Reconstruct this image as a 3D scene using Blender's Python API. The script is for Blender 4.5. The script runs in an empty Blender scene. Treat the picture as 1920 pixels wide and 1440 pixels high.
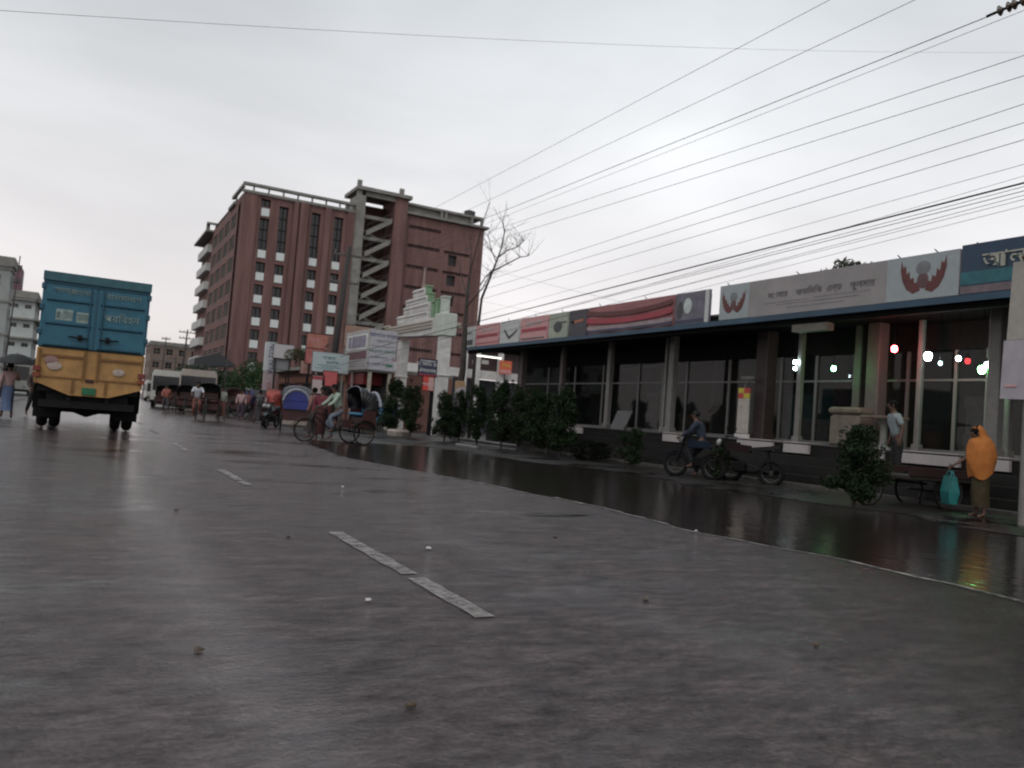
import bpy, math, random
from mathutils import Vector, Matrix
random.seed(7)
R = math.radians
sc = bpy.context.scene

# ------------------------------------------------------------------ camera
FPX = 1500.0; ROLL = math.atan(.0752); H = 1.05
PITCH = math.atan(68.7 / FPX); YAW = math.atan(807 * math.cos(PITCH) / FPX)
FW = Vector((math.sin(YAW) * math.cos(PITCH), math.cos(YAW) * math.cos(PITCH), math.sin(PITCH)))
_r0 = Vector((math.cos(YAW), -math.sin(YAW), 0)); _u0 = _r0.cross(FW)
RT = _r0 * math.cos(ROLL) + _u0 * math.sin(ROLL)
UP = -_r0 * math.sin(ROLL) + _u0 * math.cos(ROLL)
cd = bpy.data.cameras.new('camera'); cam = bpy.data.objects.new('camera', cd)
sc.collection.objects.link(cam)
m = Matrix((RT, UP, -FW)).transposed().to_4x4(); m.translation = Vector((0, 0, H))
cam.matrix_world = m
cd.sensor_fit = 'HORIZONTAL'; cd.sensor_width = 36; cd.lens = 36 * FPX / 1920
cd.clip_start = .05; cd.clip_end = 5000
cd.dof.use_dof = True; cd.dof.focus_distance = 5.5; cd.dof.aperture_fstop = 2.5
sc.camera = cam

# ------------------------------------------------------------------ sky, sun, exposure
SUN_EL, SUN_AZ = R(52), R(222)          # azimuth from +Y towards +X
w = bpy.data.worlds.new('World'); sc.world = w; w.use_nodes = True
nt = w.node_tree; nt.nodes.clear()
def N(t, **k):
    n = nt.nodes.new(t)
    for a, b in k.items(): setattr(n, a, b)
    return n
out = N('ShaderNodeOutputWorld'); bg = N('ShaderNodeBackground'); bg.inputs['Strength'].default_value = .1
sky = N('ShaderNodeTexSky', sky_type='NISHITA'); sky.sun_disc = False
sky.sun_elevation = SUN_EL; sky.sun_rotation = SUN_AZ
tc = N('ShaderNodeTexCoord'); sep = N('ShaderNodeSeparateXYZ'); nt.links.new(tc.outputs['Generated'], sep.inputs[0])
ramp = N('ShaderNodeValToRGB'); ramp.color_ramp.interpolation = 'B_SPLINE'
e = ramp.color_ramp.elements
K = 1.38
def c3(r, g, b, k=1.0): return (r * k, g * k, b * k, 1)
e[0].position = 0; e[0].color = c3(.66, .61, .595, K)
e[1].position = 1; e[1].color = c3(.34, .385, .43, K)
for p, c in ((.10, (.62, .575, .57)), (.24, (.585, .58, .585)), (.40, (.51, .527, .54)), (.60, (.44, .465, .48))):
    x = e.new(p); x.color = c3(*c, K)
nt.links.new(sep.outputs['Z'], ramp.inputs[0])
mp = N('ShaderNodeMapping'); mp.inputs['Scale'].default_value = (1.3, 1.3, 3.6); nt.links.new(tc.outputs['Generated'], mp.inputs[0])
nz = N('ShaderNodeTexNoise'); nz.inputs['Scale'].default_value = 1.5; nz.inputs['Detail'].default_value = 7; nz.inputs['Roughness'].default_value = .48
nz.inputs['Distortion'].default_value = .5
nt.links.new(mp.outputs[0], nz.inputs[0])
mr = N('ShaderNodeMapRange'); mr.inputs['From Min'].default_value = .3; mr.inputs['From Max'].default_value = .72
mr.inputs['To Min'].default_value = 8.5; mr.inputs['To Max'].default_value = 11.7; nt.links.new(nz.outputs['Fac'], mr.inputs[0])
# brighter patch of thin cloud ahead to the right
sd = Vector((math.sin(R(47)) * math.cos(R(20)), math.cos(R(47)) * math.cos(R(20)), math.sin(R(20))))
dt = N('ShaderNodeVectorMath', operation='DOT_PRODUCT'); nt.links.new(tc.outputs['Generated'], dt.inputs[0]); dt.inputs[1].default_value = sd
mr2 = N('ShaderNodeMapRange'); mr2.interpolation_type = 'SMOOTHSTEP'
mr2.inputs['From Min'].default_value = .78; mr2.inputs['From Max'].default_value = 1; mr2.inputs['To Min'].default_value = 1; mr2.inputs['To Max'].default_value = 1.22
nt.links.new(dt.outputs['Value'], mr2.inputs[0])
mu = N('ShaderNodeMath', operation='MULTIPLY'); nt.links.new(mr.outputs[0], mu.inputs[0]); nt.links.new(mr2.outputs[0], mu.inputs[1])
vs = N('ShaderNodeVectorMath', operation='SCALE'); nt.links.new(ramp.outputs[0], vs.inputs[0]); nt.links.new(mu.outputs[0], vs.inputs['Scale'])
mix = N('ShaderNodeMix', data_type='RGBA'); mix.inputs[0].default_value = .93
nt.links.new(sky.outputs[0], mix.inputs[6]); nt.links.new(vs.outputs[0], mix.inputs[7])
nt.links.new(mix.outputs[2], bg.inputs[0]); nt.links.new(bg.outputs[0], out.inputs[0])
sl = bpy.data.lights.new('sun', 'SUN'); sl.energy = 1.3; sl.angle = R(45); sl.color = (1, .965, .93)
so = bpy.data.objects.new('sun', sl); sc.collection.objects.link(so)
so.rotation_euler = Vector((math.sin(SUN_AZ) * math.cos(SUN_EL), math.cos(SUN_AZ) * math.cos(SUN_EL), math.sin(SUN_EL))).to_track_quat('Z', 'Y').to_euler()
sc.view_settings.view_transform = 'Standard'; sc.view_settings.look = 'None'
sc.view_settings.exposure = 0; sc.view_settings.gamma = 1; sc.view_settings.use_curve_mapping = False
sc.render.engine = 'CYCLES'
sc.cycles.use_denoising = True
sc.render.filter_size = 1.9
try: sc.cycles.filter_width = 1.9
except Exception: pass
sc.cycles.max_bounces = 7

# ------------------------------------------------------------------ measuring helpers (photo position -> place in the street)
def ray(px, py): return FW + RT * (px - 960) / FPX - UP * (py - 720) / FPX
def G(px, py, z=0.):
    d = ray(px, py); t = (z - H) / d.z; return Vector((d.x * t, d.y * t, z))
def aX(px, py, X):
    d = ray(px, py); t = X / d.x; return Vector((X, d.y * t, H + d.z * t))
def aY(px, py, Y):
    d = ray(px, py); t = Y / d.y; return Vector((d.x * t, Y, H + d.z * t))

# ------------------------------------------------------------------ materials
MATS = {}
def mat(name, col, rough=.6, metal=0., var=.25, scale=6., bump=0., emit=0., col2=None, spec=.5, stretch=(1, 1, 1), trans=0., coat=0.):
    if name in MATS: return MATS[name]
    M = bpy.data.materials.new(name); M.use_nodes = True; t = M.node_tree; b = t.nodes['Principled BSDF']
    b.inputs['Roughness'].default_value = rough; b.inputs['Metallic'].default_value = metal
    b.inputs['Specular IOR Level'].default_value = spec
    b.inputs['Transmission Weight'].default_value = trans; b.inputs['Coat Weight'].default_value = coat
    tc = t.nodes.new('ShaderNodeTexCoord'); mp = t.nodes.new('ShaderNodeMapping'); mp.inputs['Scale'].default_value = stretch
    nz = t.nodes.new('ShaderNodeTexNoise'); nz.inputs['Scale'].default_value = scale; nz.inputs['Detail'].default_value = 6; nz.inputs['Roughness'].default_value = .65
    t.links.new(tc.outputs['Object'], mp.inputs[0]); t.links.new(mp.outputs[0], nz.inputs[0])
    rp = t.nodes.new('ShaderNodeValToRGB'); rp.color_ramp.elements[0].position = .3; rp.color_ramp.elements[1].position = .7
    if col2 is None:
        a = tuple(c * (1 - var) for c in col); bb = tuple(min(1, c * (1 + var)) for c in col)
    else: a, bb = col, col2
    rp.color_ramp.elements[0].color = (*a, 1); rp.color_ramp.elements[1].color = (*bb, 1)
    t.links.new(nz.outputs['Fac'], rp.inputs[0]); t.links.new(rp.outputs[0], b.inputs['Base Color'])
    if bump:
        bp = t.nodes.new('ShaderNodeBump'); bp.inputs['Strength'].default_value = bump; bp.inputs['Distance'].default_value = .02
        t.links.new(nz.outputs['Fac'], bp.inputs['Height']); t.links.new(bp.outputs[0], b.inputs['Normal'])
    if emit:
        b.inputs['Emission Color'].default_value = (*col, 1); b.inputs['Emission Strength'].default_value = emit
    MATS[name] = M; return M

brick = mat('brick', (.105, .060, .055), .9, var=.28, scale=.9, spec=.2, col2=(.205, .118, .108), stretch=(1, 1, .12))
conc = mat('concrete', (.13, .127, .115), .85, col2=(.24, .235, .215), scale=.8)
conc_d = mat('dark_concrete', (.05, .048, .044), .7, col2=(.10, .095, .085), scale=2)
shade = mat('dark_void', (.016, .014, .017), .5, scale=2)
glassd = mat('window_glass_dark', (.012, .013, .016), .12, var=.3, scale=3, spec=.5)
whitep = mat('white_panel', (.56, .60, .59), .6, var=.08)
whitew = mat('white_wash', (.40, .385, .37), .8, col2=(.60, .585, .57), scale=1.6, bump=.1)
blackm = mat('black_metal', (.007, .007, .0075), .65, var=.4, spec=.2)
steel = mat('dull_steel', (.045, .043, .042), .5, metal=.4)
rubber = mat('tyre_rubber', (.010, .009, .009), .9, spec=.15, var=.3)
bark = mat('bark', (.022, .018, .015), .9, col2=(.055, .045, .04), scale=5, bump=.5)
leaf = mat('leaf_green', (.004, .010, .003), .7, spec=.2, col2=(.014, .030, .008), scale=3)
leaf2 = mat('leaf_bright', (.008, .026, .006), .6, spec=.25, col2=(.024, .06, .012), scale=2)
leaf3 = mat('leaf_olive', (.02, .024, .006), .6, spec=.25, col2=(.05, .055, .016), scale=2)
skinm = mat('brown_skin', (.085, .042, .028), .55, var=.15)
hairm = mat('black_hair', (.006, .005, .005), .85, spec=.12)
redd = mat('dark_red_paint', (.055, .010, .009), .5, col2=(.03, .007, .007), scale=3)
tile = mat('floor_tile', (.36, .325, .32), .5, var=.15, scale=1.5)

# ------------------------------------------------------------------ mesh helpers
class MB:
    def __init__(s): s.v = []; s.f = []
    def quad(s, *p):
        n = len(s.v); s.v += [tuple(q) for q in p]; s.f.append(tuple(range(n, n + len(p)))); return s
    def box(s, x0, x1, y0, y1, z0, z1):
        n = len(s.v); s.v += [(x0, y0, z0), (x1, y0, z0), (x1, y1, z0), (x0, y1, z0), (x0, y0, z1), (x1, y0, z1), (x1, y1, z1), (x0, y1, z1)]
        s.f += [tuple(n + i for i in q) for q in ((0, 3, 2, 1), (4, 5, 6, 7), (0, 1, 5, 4), (1, 2, 6, 5), (2, 3, 7, 6), (3, 0, 4, 7))]; return s
    def bev(s, x0, x1, y0, y1, z0, z1, b=.02):
        "box with chamfered vertical and top edges"
        def ring(k, z): return [(x0 + k + b, y0 + k, z), (x1 - k - b, y0 + k, z), (x1 - k, y0 + k + b, z), (x1 - k, y1 - k - b, z), (x1 - k - b, y1 - k, z), (x0 + k + b, y1 - k, z), (x0 + k, y1 - k - b, z), (x0 + k, y0 + k + b, z)]
        s.loft([ring(b, z0), ring(0, z0 + b), ring(0, z1 - b), ring(b, z1)]); return s
    def loft(s, rings, cap=True):
        n = len(s.v); k = len(rings[0])
        for r in rings: s.v += [tuple(p) for p in r]
        for i in range(len(rings) - 1):
            for j in range(k):
                a = n + i * k + j; b = n + i * k + (j + 1) % k; s.f.append((a, b, b + k, a + k))
        if cap:
            s.f.append(tuple(n + j for j in reversed(range(k)))); s.f.append(tuple(n + (len(rings) - 1) * k + j for j in range(k)))
        return s
    def tube(s, pts, rad, n=8, cap=True):
        pts = [Vector(p) for p in pts]
        if not hasattr(rad, '__len__'): rad = [rad] * len(pts)
        d0 = (pts[1] - pts[0]).normalized(); ref = Vector((0, 0, 1)) if abs(d0.z) < .9 else Vector((1, 0, 0))
        rings = []; u = d0.cross(ref).normalized()
        for i, p in enumerate(pts):
            d = (pts[min(i + 1, len(pts) - 1)] - pts[max(i - 1, 0)])
            if d.length < 1e-9: d = d0
            d.normalize(); u = (u - d * u.dot(d)).normalized(); v = d.cross(u)
            rings.append([p + (u * math.cos(2 * math.pi * k / n) + v * math.sin(2 * math.pi * k / n)) * rad[i] for k in range(n)])
        return s.loft(rings, cap)
    def ell(s, c, r, nu=12, nv=8):
        rings = []
        for i in range(nv + 1):
            a = math.pi * i / nv; q = max(math.sin(a), .02)
            rings.append([(c[0] + r[0] * q * math.cos(2 * math.pi * k / nu), c[1] + r[1] * q * math.sin(2 * math.pi * k / nu), c[2] - r[2] * math.cos(a)) for k in range(nu)])
        return s.loft(rings)
    def torus(s, c, ax, R_, r, n=28, k=8):
        c = Vector(c); ax = Vector(ax).normalized(); ref = Vector((0, 0, 1)) if abs(ax.z) < .9 else Vector((1, 0, 0))
        u = ax.cross(ref).normalized(); v = ax.cross(u); b = len(s.v)
        for i in range(n):
            a = 2 * math.pi * i / n; d = u * math.cos(a) + v * math.sin(a)
            for j in range(k):
                t = 2 * math.pi * j / k; s.v.append(tuple(c + d * (R_ + r * math.cos(t)) + ax * r * math.sin(t)))
        for i in range(n):
            for j in range(k):
                s.f.append((b + i * k + j, b + ((i + 1) % n) * k + j, b + ((i + 1) % n) * k + (j + 1) % k, b + i * k + (j + 1) % k))
        return s
    def build(s, name, material, parent=None, smooth=False, T=None):
        me = bpy.data.meshes.new(name); v = s.v if T is None else [tuple(T @ Vector(p)) for p in s.v]
        me.from_pydata(v, [], s.f); me.update()
        if smooth:
            for p in me.polygons: p.use_smooth = True
        for mm in (material if isinstance(material, (list, tuple)) else [material]): me.materials.append(mm)
        o = bpy.data.objects.new(name, me); sc.collection.objects.link(o)
        if parent: o.parent = parent
        return o
def tag(o, label, cat, group=None):
    o['label'] = label; o['category'] = cat
    if group: o['group'] = group
    return o
def thing(name, label, cat, loc=(0, 0, 0), rz=0., group=None):
    o = bpy.data.objects.new(name, None); o.empty_display_size = .2; sc.collection.objects.link(o)
    o.location = loc; o.rotation_euler = (0, 0, rz); return tag(o, label, cat, group)
def struct(o): o['kind'] = 'structure'; return o
def copy_thing(o, loc, rz, label, scale=None):
    c = o.copy(); sc.collection.objects.link(c); c.location = loc; c.rotation_euler = (0, 0, rz); c['label'] = label
    if scale: c.scale = scale
    for ch in o.children:
        k = ch.copy(); sc.collection.objects.link(k); k.parent = c
        for g in ch.children:
            q = g.copy(); sc.collection.objects.link(q); q.parent = k
    return c
_dg = None
def text(body, size, material, parent, org, xd, ud=(0, 0, 1), name='lettering', depth=.004, sx=1., align='CENTER'):
    cu = bpy.data.curves.new(name, 'FONT'); cu.body = body; cu.size = size; cu.extrude = depth; cu.align_x = align; cu.align_y = 'CENTER'; cu.resolution_u = 3
    t = bpy.data.objects.new(name, cu); sc.collection.objects.link(t)
    bpy.context.view_layer.update()
    me = bpy.data.meshes.new_from_object(t.evaluated_get(bpy.context.evaluated_depsgraph_get()))
    bpy.data.objects.remove(t); me.name = name
    xd = Vector(xd).normalized(); ud = Vector(ud).normalized(); nd = xd.cross(ud)
    me.materials.clear(); me.materials.append(material)
    o = bpy.data.objects.new(name, me); sc.collection.objects.link(o)
    mm = Matrix((xd * sx, ud, nd)).transposed().to_4x4(); mm.translation = Vector(org)
    o.matrix_local = mm
    if parent: o.parent = parent
    return o
WX = (0, -1, 0)       # reading direction on faces that look towards the road (-X)

# ================================================================== GROUND, ROAD, WATER
def ground_mat(name, dry, wet, sc_=.35, puddle=.5, bump=.35, rmin=.06, rmax=.42, stretch=(1, .45, 1), grit=60, zoned=False):
    M = bpy.data.materials.new(name); M.use_nodes = True; t = M.node_tree; b = t.nodes['Principled BSDF']
    tc = t.nodes.new('ShaderNodeTexCoord'); mp = t.nodes.new('ShaderNodeMapping'); mp.inputs['Scale'].default_value = stretch; mp.inputs['Rotation'].default_value = (0, 0, .35)
    t.links.new(tc.outputs['Object'], mp.inputs[0])
    def noise(s, d=6, r=.6, src=mp):
        n = t.nodes.new('ShaderNodeTexNoise'); n.inputs['Scale'].default_value = s; n.inputs['Detail'].default_value = d; n.inputs['Roughness'].default_value = r
        t.links.new(src.outputs[0 if src is mp else 'Object'], n.inputs[0]); return n
    big = noise(sc_, 8, .68); mid = noise(sc_ * 5, 6, .65); fine = noise(grit, 4, .7, tc)
    pr = t.nodes.new('ShaderNodeValToRGB'); pr.color_ramp.elements[0].position = puddle - .07; pr.color_ramp.elements[1].position = puddle + .09
    t.links.new(big.outputs['Fac'], pr.inputs[0])
    ad = t.nodes.new('ShaderNodeMath'); ad.operation = 'MULTIPLY_ADD'; ad.inputs[1].default_value = .6; t.links.new(mid.outputs['Fac'], ad.inputs[0])
    fm = t.nodes.new('ShaderNodeMath'); fm.operation = 'MULTIPLY'; fm.inputs[1].default_value = .4; t.links.new(fine.outputs['Fac'], fm.inputs[0]); t.links.new(fm.outputs[0], ad.inputs[2])
    cr = t.nodes.new('ShaderNodeValToRGB'); cr.color_ramp.elements[0].position = .36; cr.color_ramp.elements[1].position = .66
    cr.color_ramp.elements[0].color = (*wet, 1); cr.color_ramp.elements[1].color = (*dry, 1)
    t.links.new(ad.outputs[0], cr.inputs[0])
    if zoned:
        ag = noise(7.5, 9, .80); ar = t.nodes.new('ShaderNodeValToRGB'); ar.color_ramp.elements[0].position = .36; ar.color_ramp.elements[1].position = .64
        ar.color_ramp.elements[0].color = (.4, .38, .38, 1); ar.color_ramp.elements[1].color = (1.7, 1.66, 1.66, 1); t.links.new(ag.outputs['Fac'], ar.inputs[0])
        am = t.nodes.new('ShaderNodeMix'); am.data_type = 'RGBA'; am.blend_type = 'MULTIPLY'; am.inputs[0].default_value = 1; t.links.new(cr.outputs[0], am.inputs[6]); t.links.new(ar.outputs[0], am.inputs[7])
        sp2 = noise(1.7, 9, .72, tc); sr = t.nodes.new('ShaderNodeValToRGB'); sr.color_ramp.elements[0].position = .66; sr.color_ramp.elements[1].position = .74; t.links.new(sp2.outputs['Fac'], sr.inputs[0])
        pm_ = t.nodes.new('ShaderNodeMix'); pm_.data_type = 'RGBA'; pm_.inputs[7].default_value = (.15, .135, .135, 1); t.links.new(sr.outputs[0], pm_.inputs[0]); t.links.new(am.outputs[2], pm_.inputs[6])
        cr = pm_; cr_out = pm_.outputs[2]
    else: cr_out = cr.outputs[0]
    mx = t.nodes.new('ShaderNodeMix'); mx.data_type = 'RGBA'; mx.inputs[7].default_value = (*[c * .75 for c in wet], 1)
    t.links.new(pr.outputs[0], mx.inputs[0]); t.links.new(cr_out, mx.inputs[6]); t.links.new(mx.outputs[2], b.inputs['Base Color'])
    rr = t.nodes.new('ShaderNodeMapRange'); rr.inputs['To Min'].default_value = rmax; rr.inputs['To Max'].default_value = rmin
    t.links.new(pr.outputs[0], rr.inputs[0])
    rm = t.nodes.new('ShaderNodeMath'); rm.operation = 'MULTIPLY_ADD'; rm.inputs[1].default_value = .22; rm.use_clamp = True; ro_ = t.nodes.new('ShaderNodeMath'); ro_.operation = 'SUBTRACT'; ro_.inputs[1].default_value = .11; t.links.new(rr.outputs[0], ro_.inputs[0]); t.links.new(mid.outputs['Fac'], rm.inputs[0]); t.links.new(ro_.outputs[0], rm.inputs[2]); t.links.new(rm.outputs[0], b.inputs['Roughness'])
    if zoned:      # darker brown tone and lower specular towards the near right
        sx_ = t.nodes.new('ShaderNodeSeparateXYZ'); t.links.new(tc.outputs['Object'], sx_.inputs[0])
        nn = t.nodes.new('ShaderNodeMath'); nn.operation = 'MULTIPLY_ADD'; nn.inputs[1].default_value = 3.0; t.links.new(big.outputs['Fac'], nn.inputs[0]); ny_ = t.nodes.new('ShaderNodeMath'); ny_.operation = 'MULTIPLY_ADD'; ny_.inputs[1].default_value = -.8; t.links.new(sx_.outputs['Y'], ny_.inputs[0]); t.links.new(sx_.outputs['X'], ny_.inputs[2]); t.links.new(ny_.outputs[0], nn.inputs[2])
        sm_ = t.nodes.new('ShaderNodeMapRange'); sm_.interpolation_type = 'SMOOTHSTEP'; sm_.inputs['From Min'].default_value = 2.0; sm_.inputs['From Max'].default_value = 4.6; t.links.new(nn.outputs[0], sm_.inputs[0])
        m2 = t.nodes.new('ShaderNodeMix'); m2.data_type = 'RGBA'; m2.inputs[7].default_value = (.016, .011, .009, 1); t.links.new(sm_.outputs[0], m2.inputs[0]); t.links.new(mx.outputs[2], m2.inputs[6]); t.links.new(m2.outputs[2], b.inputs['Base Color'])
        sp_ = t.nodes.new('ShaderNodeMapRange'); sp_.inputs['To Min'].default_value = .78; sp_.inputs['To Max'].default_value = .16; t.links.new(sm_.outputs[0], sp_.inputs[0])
        # worn wheel tracks hold a smoother film of water
        wob = t.nodes.new('ShaderNodeMath'); wob.operation = 'MULTIPLY_ADD'; wob.inputs[1].default_value = .55; t.links.new(big.outputs['Fac'], wob.inputs[0]); t.links.new(sx_.outputs['X'], wob.inputs[2])
        prev = None
        for cx_, hw_, am_ in ((.92, .42, 1.0), (-.95, .45, .55), (3.2, .38, .4)):
            d1 = t.nodes.new('ShaderNodeMath'); d1.operation = 'SUBTRACT'; d1.inputs[1].default_value = cx_; t.links.new(wob.outputs[0], d1.inputs[0])
            d2 = t.nodes.new('ShaderNodeMath'); d2.operation = 'ABSOLUTE'; t.links.new(d1.outputs[0], d2.inputs[0])
            d3 = t.nodes.new('ShaderNodeMapRange'); d3.interpolation_type = 'SMOOTHSTEP'; d3.inputs['From Min'].default_value = 0; d3.inputs['From Max'].default_value = hw_; d3.inputs['To Min'].default_value = am_; d3.inputs['To Max'].default_value = 0; t.links.new(d2.outputs[0], d3.inputs[0])
            if prev is None: prev = d3.outputs[0]
            else:
                mx3 = t.nodes.new('ShaderNodeMath'); mx3.operation = 'MAXIMUM'; t.links.new(prev, mx3.inputs[0]); t.links.new(d3.outputs[0], mx3.inputs[1]); prev = mx3.outputs[0]
        tr1 = t.nodes.new('ShaderNodeMix'); tr1.inputs[3].default_value = .10; t.links.new(prev, tr1.inputs[0]); t.links.new(rm.outputs[0], tr1.inputs[2]); t.links.new(tr1.outputs[0], b.inputs['Roughness'])
        track = prev
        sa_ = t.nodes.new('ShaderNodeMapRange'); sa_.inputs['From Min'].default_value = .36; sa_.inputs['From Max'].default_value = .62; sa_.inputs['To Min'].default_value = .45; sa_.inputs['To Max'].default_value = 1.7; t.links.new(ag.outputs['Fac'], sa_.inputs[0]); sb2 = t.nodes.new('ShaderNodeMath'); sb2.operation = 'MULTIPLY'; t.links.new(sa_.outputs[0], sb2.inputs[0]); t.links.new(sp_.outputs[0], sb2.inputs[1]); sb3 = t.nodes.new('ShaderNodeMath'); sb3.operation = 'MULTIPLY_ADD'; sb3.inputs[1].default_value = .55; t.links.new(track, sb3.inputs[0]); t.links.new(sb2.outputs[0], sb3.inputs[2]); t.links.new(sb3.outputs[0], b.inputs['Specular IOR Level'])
    bs = t.nodes.new('ShaderNodeMapRange'); bs.inputs['To Min'].default_value = bump; bs.inputs['To Max'].default_value = bump * .12
    t.links.new(pr.outputs[0], bs.inputs[0])
    bso = bs.outputs[0]
    if zoned:
        bq = t.nodes.new('ShaderNodeMapRange'); bq.inputs['To Min'].default_value = 1; bq.inputs['To Max'].default_value = .45; t.links.new(track, bq.inputs[0]); bw2 = t.nodes.new('ShaderNodeMath'); bw2.operation = 'MULTIPLY'; t.links.new(bq.outputs[0], bw2.inputs[0]); t.links.new(bso, bw2.inputs[1]); bso = bw2.outputs[0]
    bp = t.nodes.new('ShaderNodeBump'); bp.inputs['Distance'].default_value = .042 if zoned else .03; t.links.new(bso, bp.inputs['Strength'])
    t.links.new(ad.outputs[0], bp.inputs['Height']); t.links.new(bp.outputs[0], b.inputs['Normal'])
    return M
asphalt = ground_mat('wet_asphalt', (.078, .054, .054), (.016, .0115, .012), sc_=.55, puddle=.56, bump=1.0, rmin=.05, rmax=.17, stretch=(.7, 1.5, 1), grit=45, zoned=True)
mudm = ground_mat('wet_mud', (.016, .012, .009), (.006, .0045, .004), sc_=.5, puddle=.55, rmin=.1, rmax=.55, stretch=(1, 1, 1), grit=20)
paint = mat('road_paint', (.15, .138, .13), .5, col2=(.27, .25, .235), scale=6)
def wear(M, lo, hi, sc_):
    t = M.node_tree; b = t.nodes['Principled BSDF']; tc = t.nodes.new('ShaderNodeTexCoord'); n_ = t.nodes.new('ShaderNodeTexNoise'); n_.inputs['Scale'].default_value = sc_; n_.inputs['Detail'].default_value = 8; n_.inputs['Roughness'].default_value = .8
    t.links.new(tc.outputs['Object'], n_.inputs[0]); m_ = t.nodes.new('ShaderNodeMapRange'); m_.inputs['From Min'].default_value = lo; m_.inputs['From Max'].default_value = hi; t.links.new(n_.outputs['Fac'], m_.inputs[0]); t.links.new(m_.outputs[0], b.inputs['Alpha'])
wear(paint, .28, .62, 7)
kerbm = mat('kerb_stone', (.022, .019, .017), .7, col2=(.06, .053, .048), scale=3)

struct(MB().quad((-900, -200, 0), (1500, -200, 0), (1500, 2500, 0), (-900, 2500, 0)).build('ground', mudm))
def edge_x(y):
    pts = [(-30, 6.3), (3, 6.25), (5.2, 6.28), (6.6, 6.0), (9.4, 6.15), (13, 5.62), (16.4, 5.05), (21, 5.5), (30, 7.2), (45, 8.5), (80, 9), (400, 9)]
    for (a, xa), (b, xb) in zip(pts, pts[1:]):
        if a <= y <= b: return xa + (xb - xa) * (y - a) / (b - a)
    return 9
rb = MB(); ys = [-30 + .5 * i for i in range(160)] + [50 + 10 * i for i in range(45)]
def ex(y): return edge_x(min(y, 399)) + .03 * math.sin(y * 1.7) + .03 * math.sin(y * 5.3) + .02 * math.sin(y * 13.1) + .015 * math.sin(y * 23.7 + 1)
for a, b in zip(ys, ys[1:]):
    rb.quad((-3.2, a, .004), (ex(a), a, .004), (ex(b), b, .004), (-3.2, b, .004))
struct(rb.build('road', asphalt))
# flood water lying between the road edge and the planting strip
wm = bpy.data.materials.new('brown_water'); wm.use_nodes = True; b = wm.node_tree.nodes['Principled BSDF']
b.inputs['Base Color'].default_value = (.016, .0125, .011, 1); b.inputs['Roughness'].default_value = .13; b.inputs['IOR'].default_value = 1.33
t = wm.node_tree; tcn = t.nodes.new('ShaderNodeTexCoord'); n_ = t.nodes.new('ShaderNodeTexNoise'); n_.inputs['Scale'].default_value = 3.6; n_.inputs['Detail'].default_value = 4
mpn = t.nodes.new('ShaderNodeMapping'); mpn.inputs['Scale'].default_value = (1.4, .7, 1)
t.links.new(tcn.outputs['Object'], mpn.inputs[0]); t.links.new(mpn.outputs[0], n_.inputs[0])
bp = t.nodes.new('ShaderNodeBump'); bp.inputs['Strength'].default_value = .45; bp.inputs['Distance'].default_value = .02
t.links.new(n_.outputs['Fac'], bp.inputs['Height']); t.links.new(bp.outputs[0], b.inputs['Normal'])
wb = MB(); yy = [-12 + .4 * i for i in range(92)]
def wx(y): return 11.4 + .35 * math.sin(y * .9) + .2 * math.sin(y * 2.3 + 1) - max(0, y - 14) * .16
for a, b2 in zip(yy, yy[1:]):
    if wx(a) > ex(a) + .05: wb.quad((ex(a) + .0, a, .008), (max(wx(a), ex(a)), a, .008), (max(wx(b2), ex(b2)), b2, .008), (ex(b2) + .0, b2, .008))
struct(wb.build('flood_water', wm))
# lane dashes and the thin edge line
dm = MB()
def dash(y0, y1, x=1.98, wd=.06, ragged=True):
    n = max(4, int((y1 - y0) / .12)); L = []; Rr = []
    for i in range(n + 1):
        y = y0 + (y1 - y0) * i / n; j = (random.random() - .5) * .018 if ragged else 0
        L.append((x - wd + j, y, .012)); Rr.append((x + wd + (random.random() - .5) * .018, y, .012))
    for i in range(n):
        if random.random() < .06: continue
        dm.quad(L[i], Rr[i], Rr[i + 1], L[i + 1])
dash(3.78, 6.62)
dash(10.3, 12.6, x=1.93); dash(16.5, 19, x=1.9)
for k in range(6): dash(23 + k * 6.2, 25.4 + k * 6.2, x=1.9)
for k in range(3): dash(-2 - 6.1 * k, .4 - 6.1 * k)
struct(dm.build('lane_marking', paint))
wlm = mat('worn_line', (.11, .10, .095), .5, col2=(.22, .21, .195), scale=5); wear(wlm, .36, .62, 2.5)
el = MB(); yy = [1.5 + .25 * i for i in range(62)]
for a, b2 in zip(yy, yy[1:]):
    if 9.6 < a < 10.1: continue
    el.quad((ex(a) - .085, a, .012), (ex(a) - .01, a, .012), (ex(b2) - .01, b2, .012), (ex(b2) - .085, b2, .012))
struct(el.build('edge_line', mat('worn_line', (.06, .055, .052), .5, col2=(.18, .17, .155), scale=5)))
# planting strip and kerb before the steps
ps = MB(); yy = [-12 + .5 * i for i in range(110)]
for a, b2 in zip(yy, yy[1:]):
    ps.quad((wx(a) + .1 if a < 25 else 9.8, a, .012), (14.1, a, .10), (14.1, b2, .10), (wx(b2) + .1 if b2 < 25 else 9.8, b2, .012))
struct(ps.build('planting_strip', mudm))
kb = MB()
for k in range(42):
    y = -12 + k * 1.02; kb.bev(13.75, 13.92, y, y + 1.0, .02, .17, .015)
struct(kb.build('kerb', kerbm))
# left side pavement
lp = MB(); lp.box(-9, -3.2, -20, 200, -.1, .12); struct(lp.build('pavement', mat('wet_pavement', (.06, .055, .053), .3, col2=(.12, .11, .105), scale=1.2)))
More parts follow.
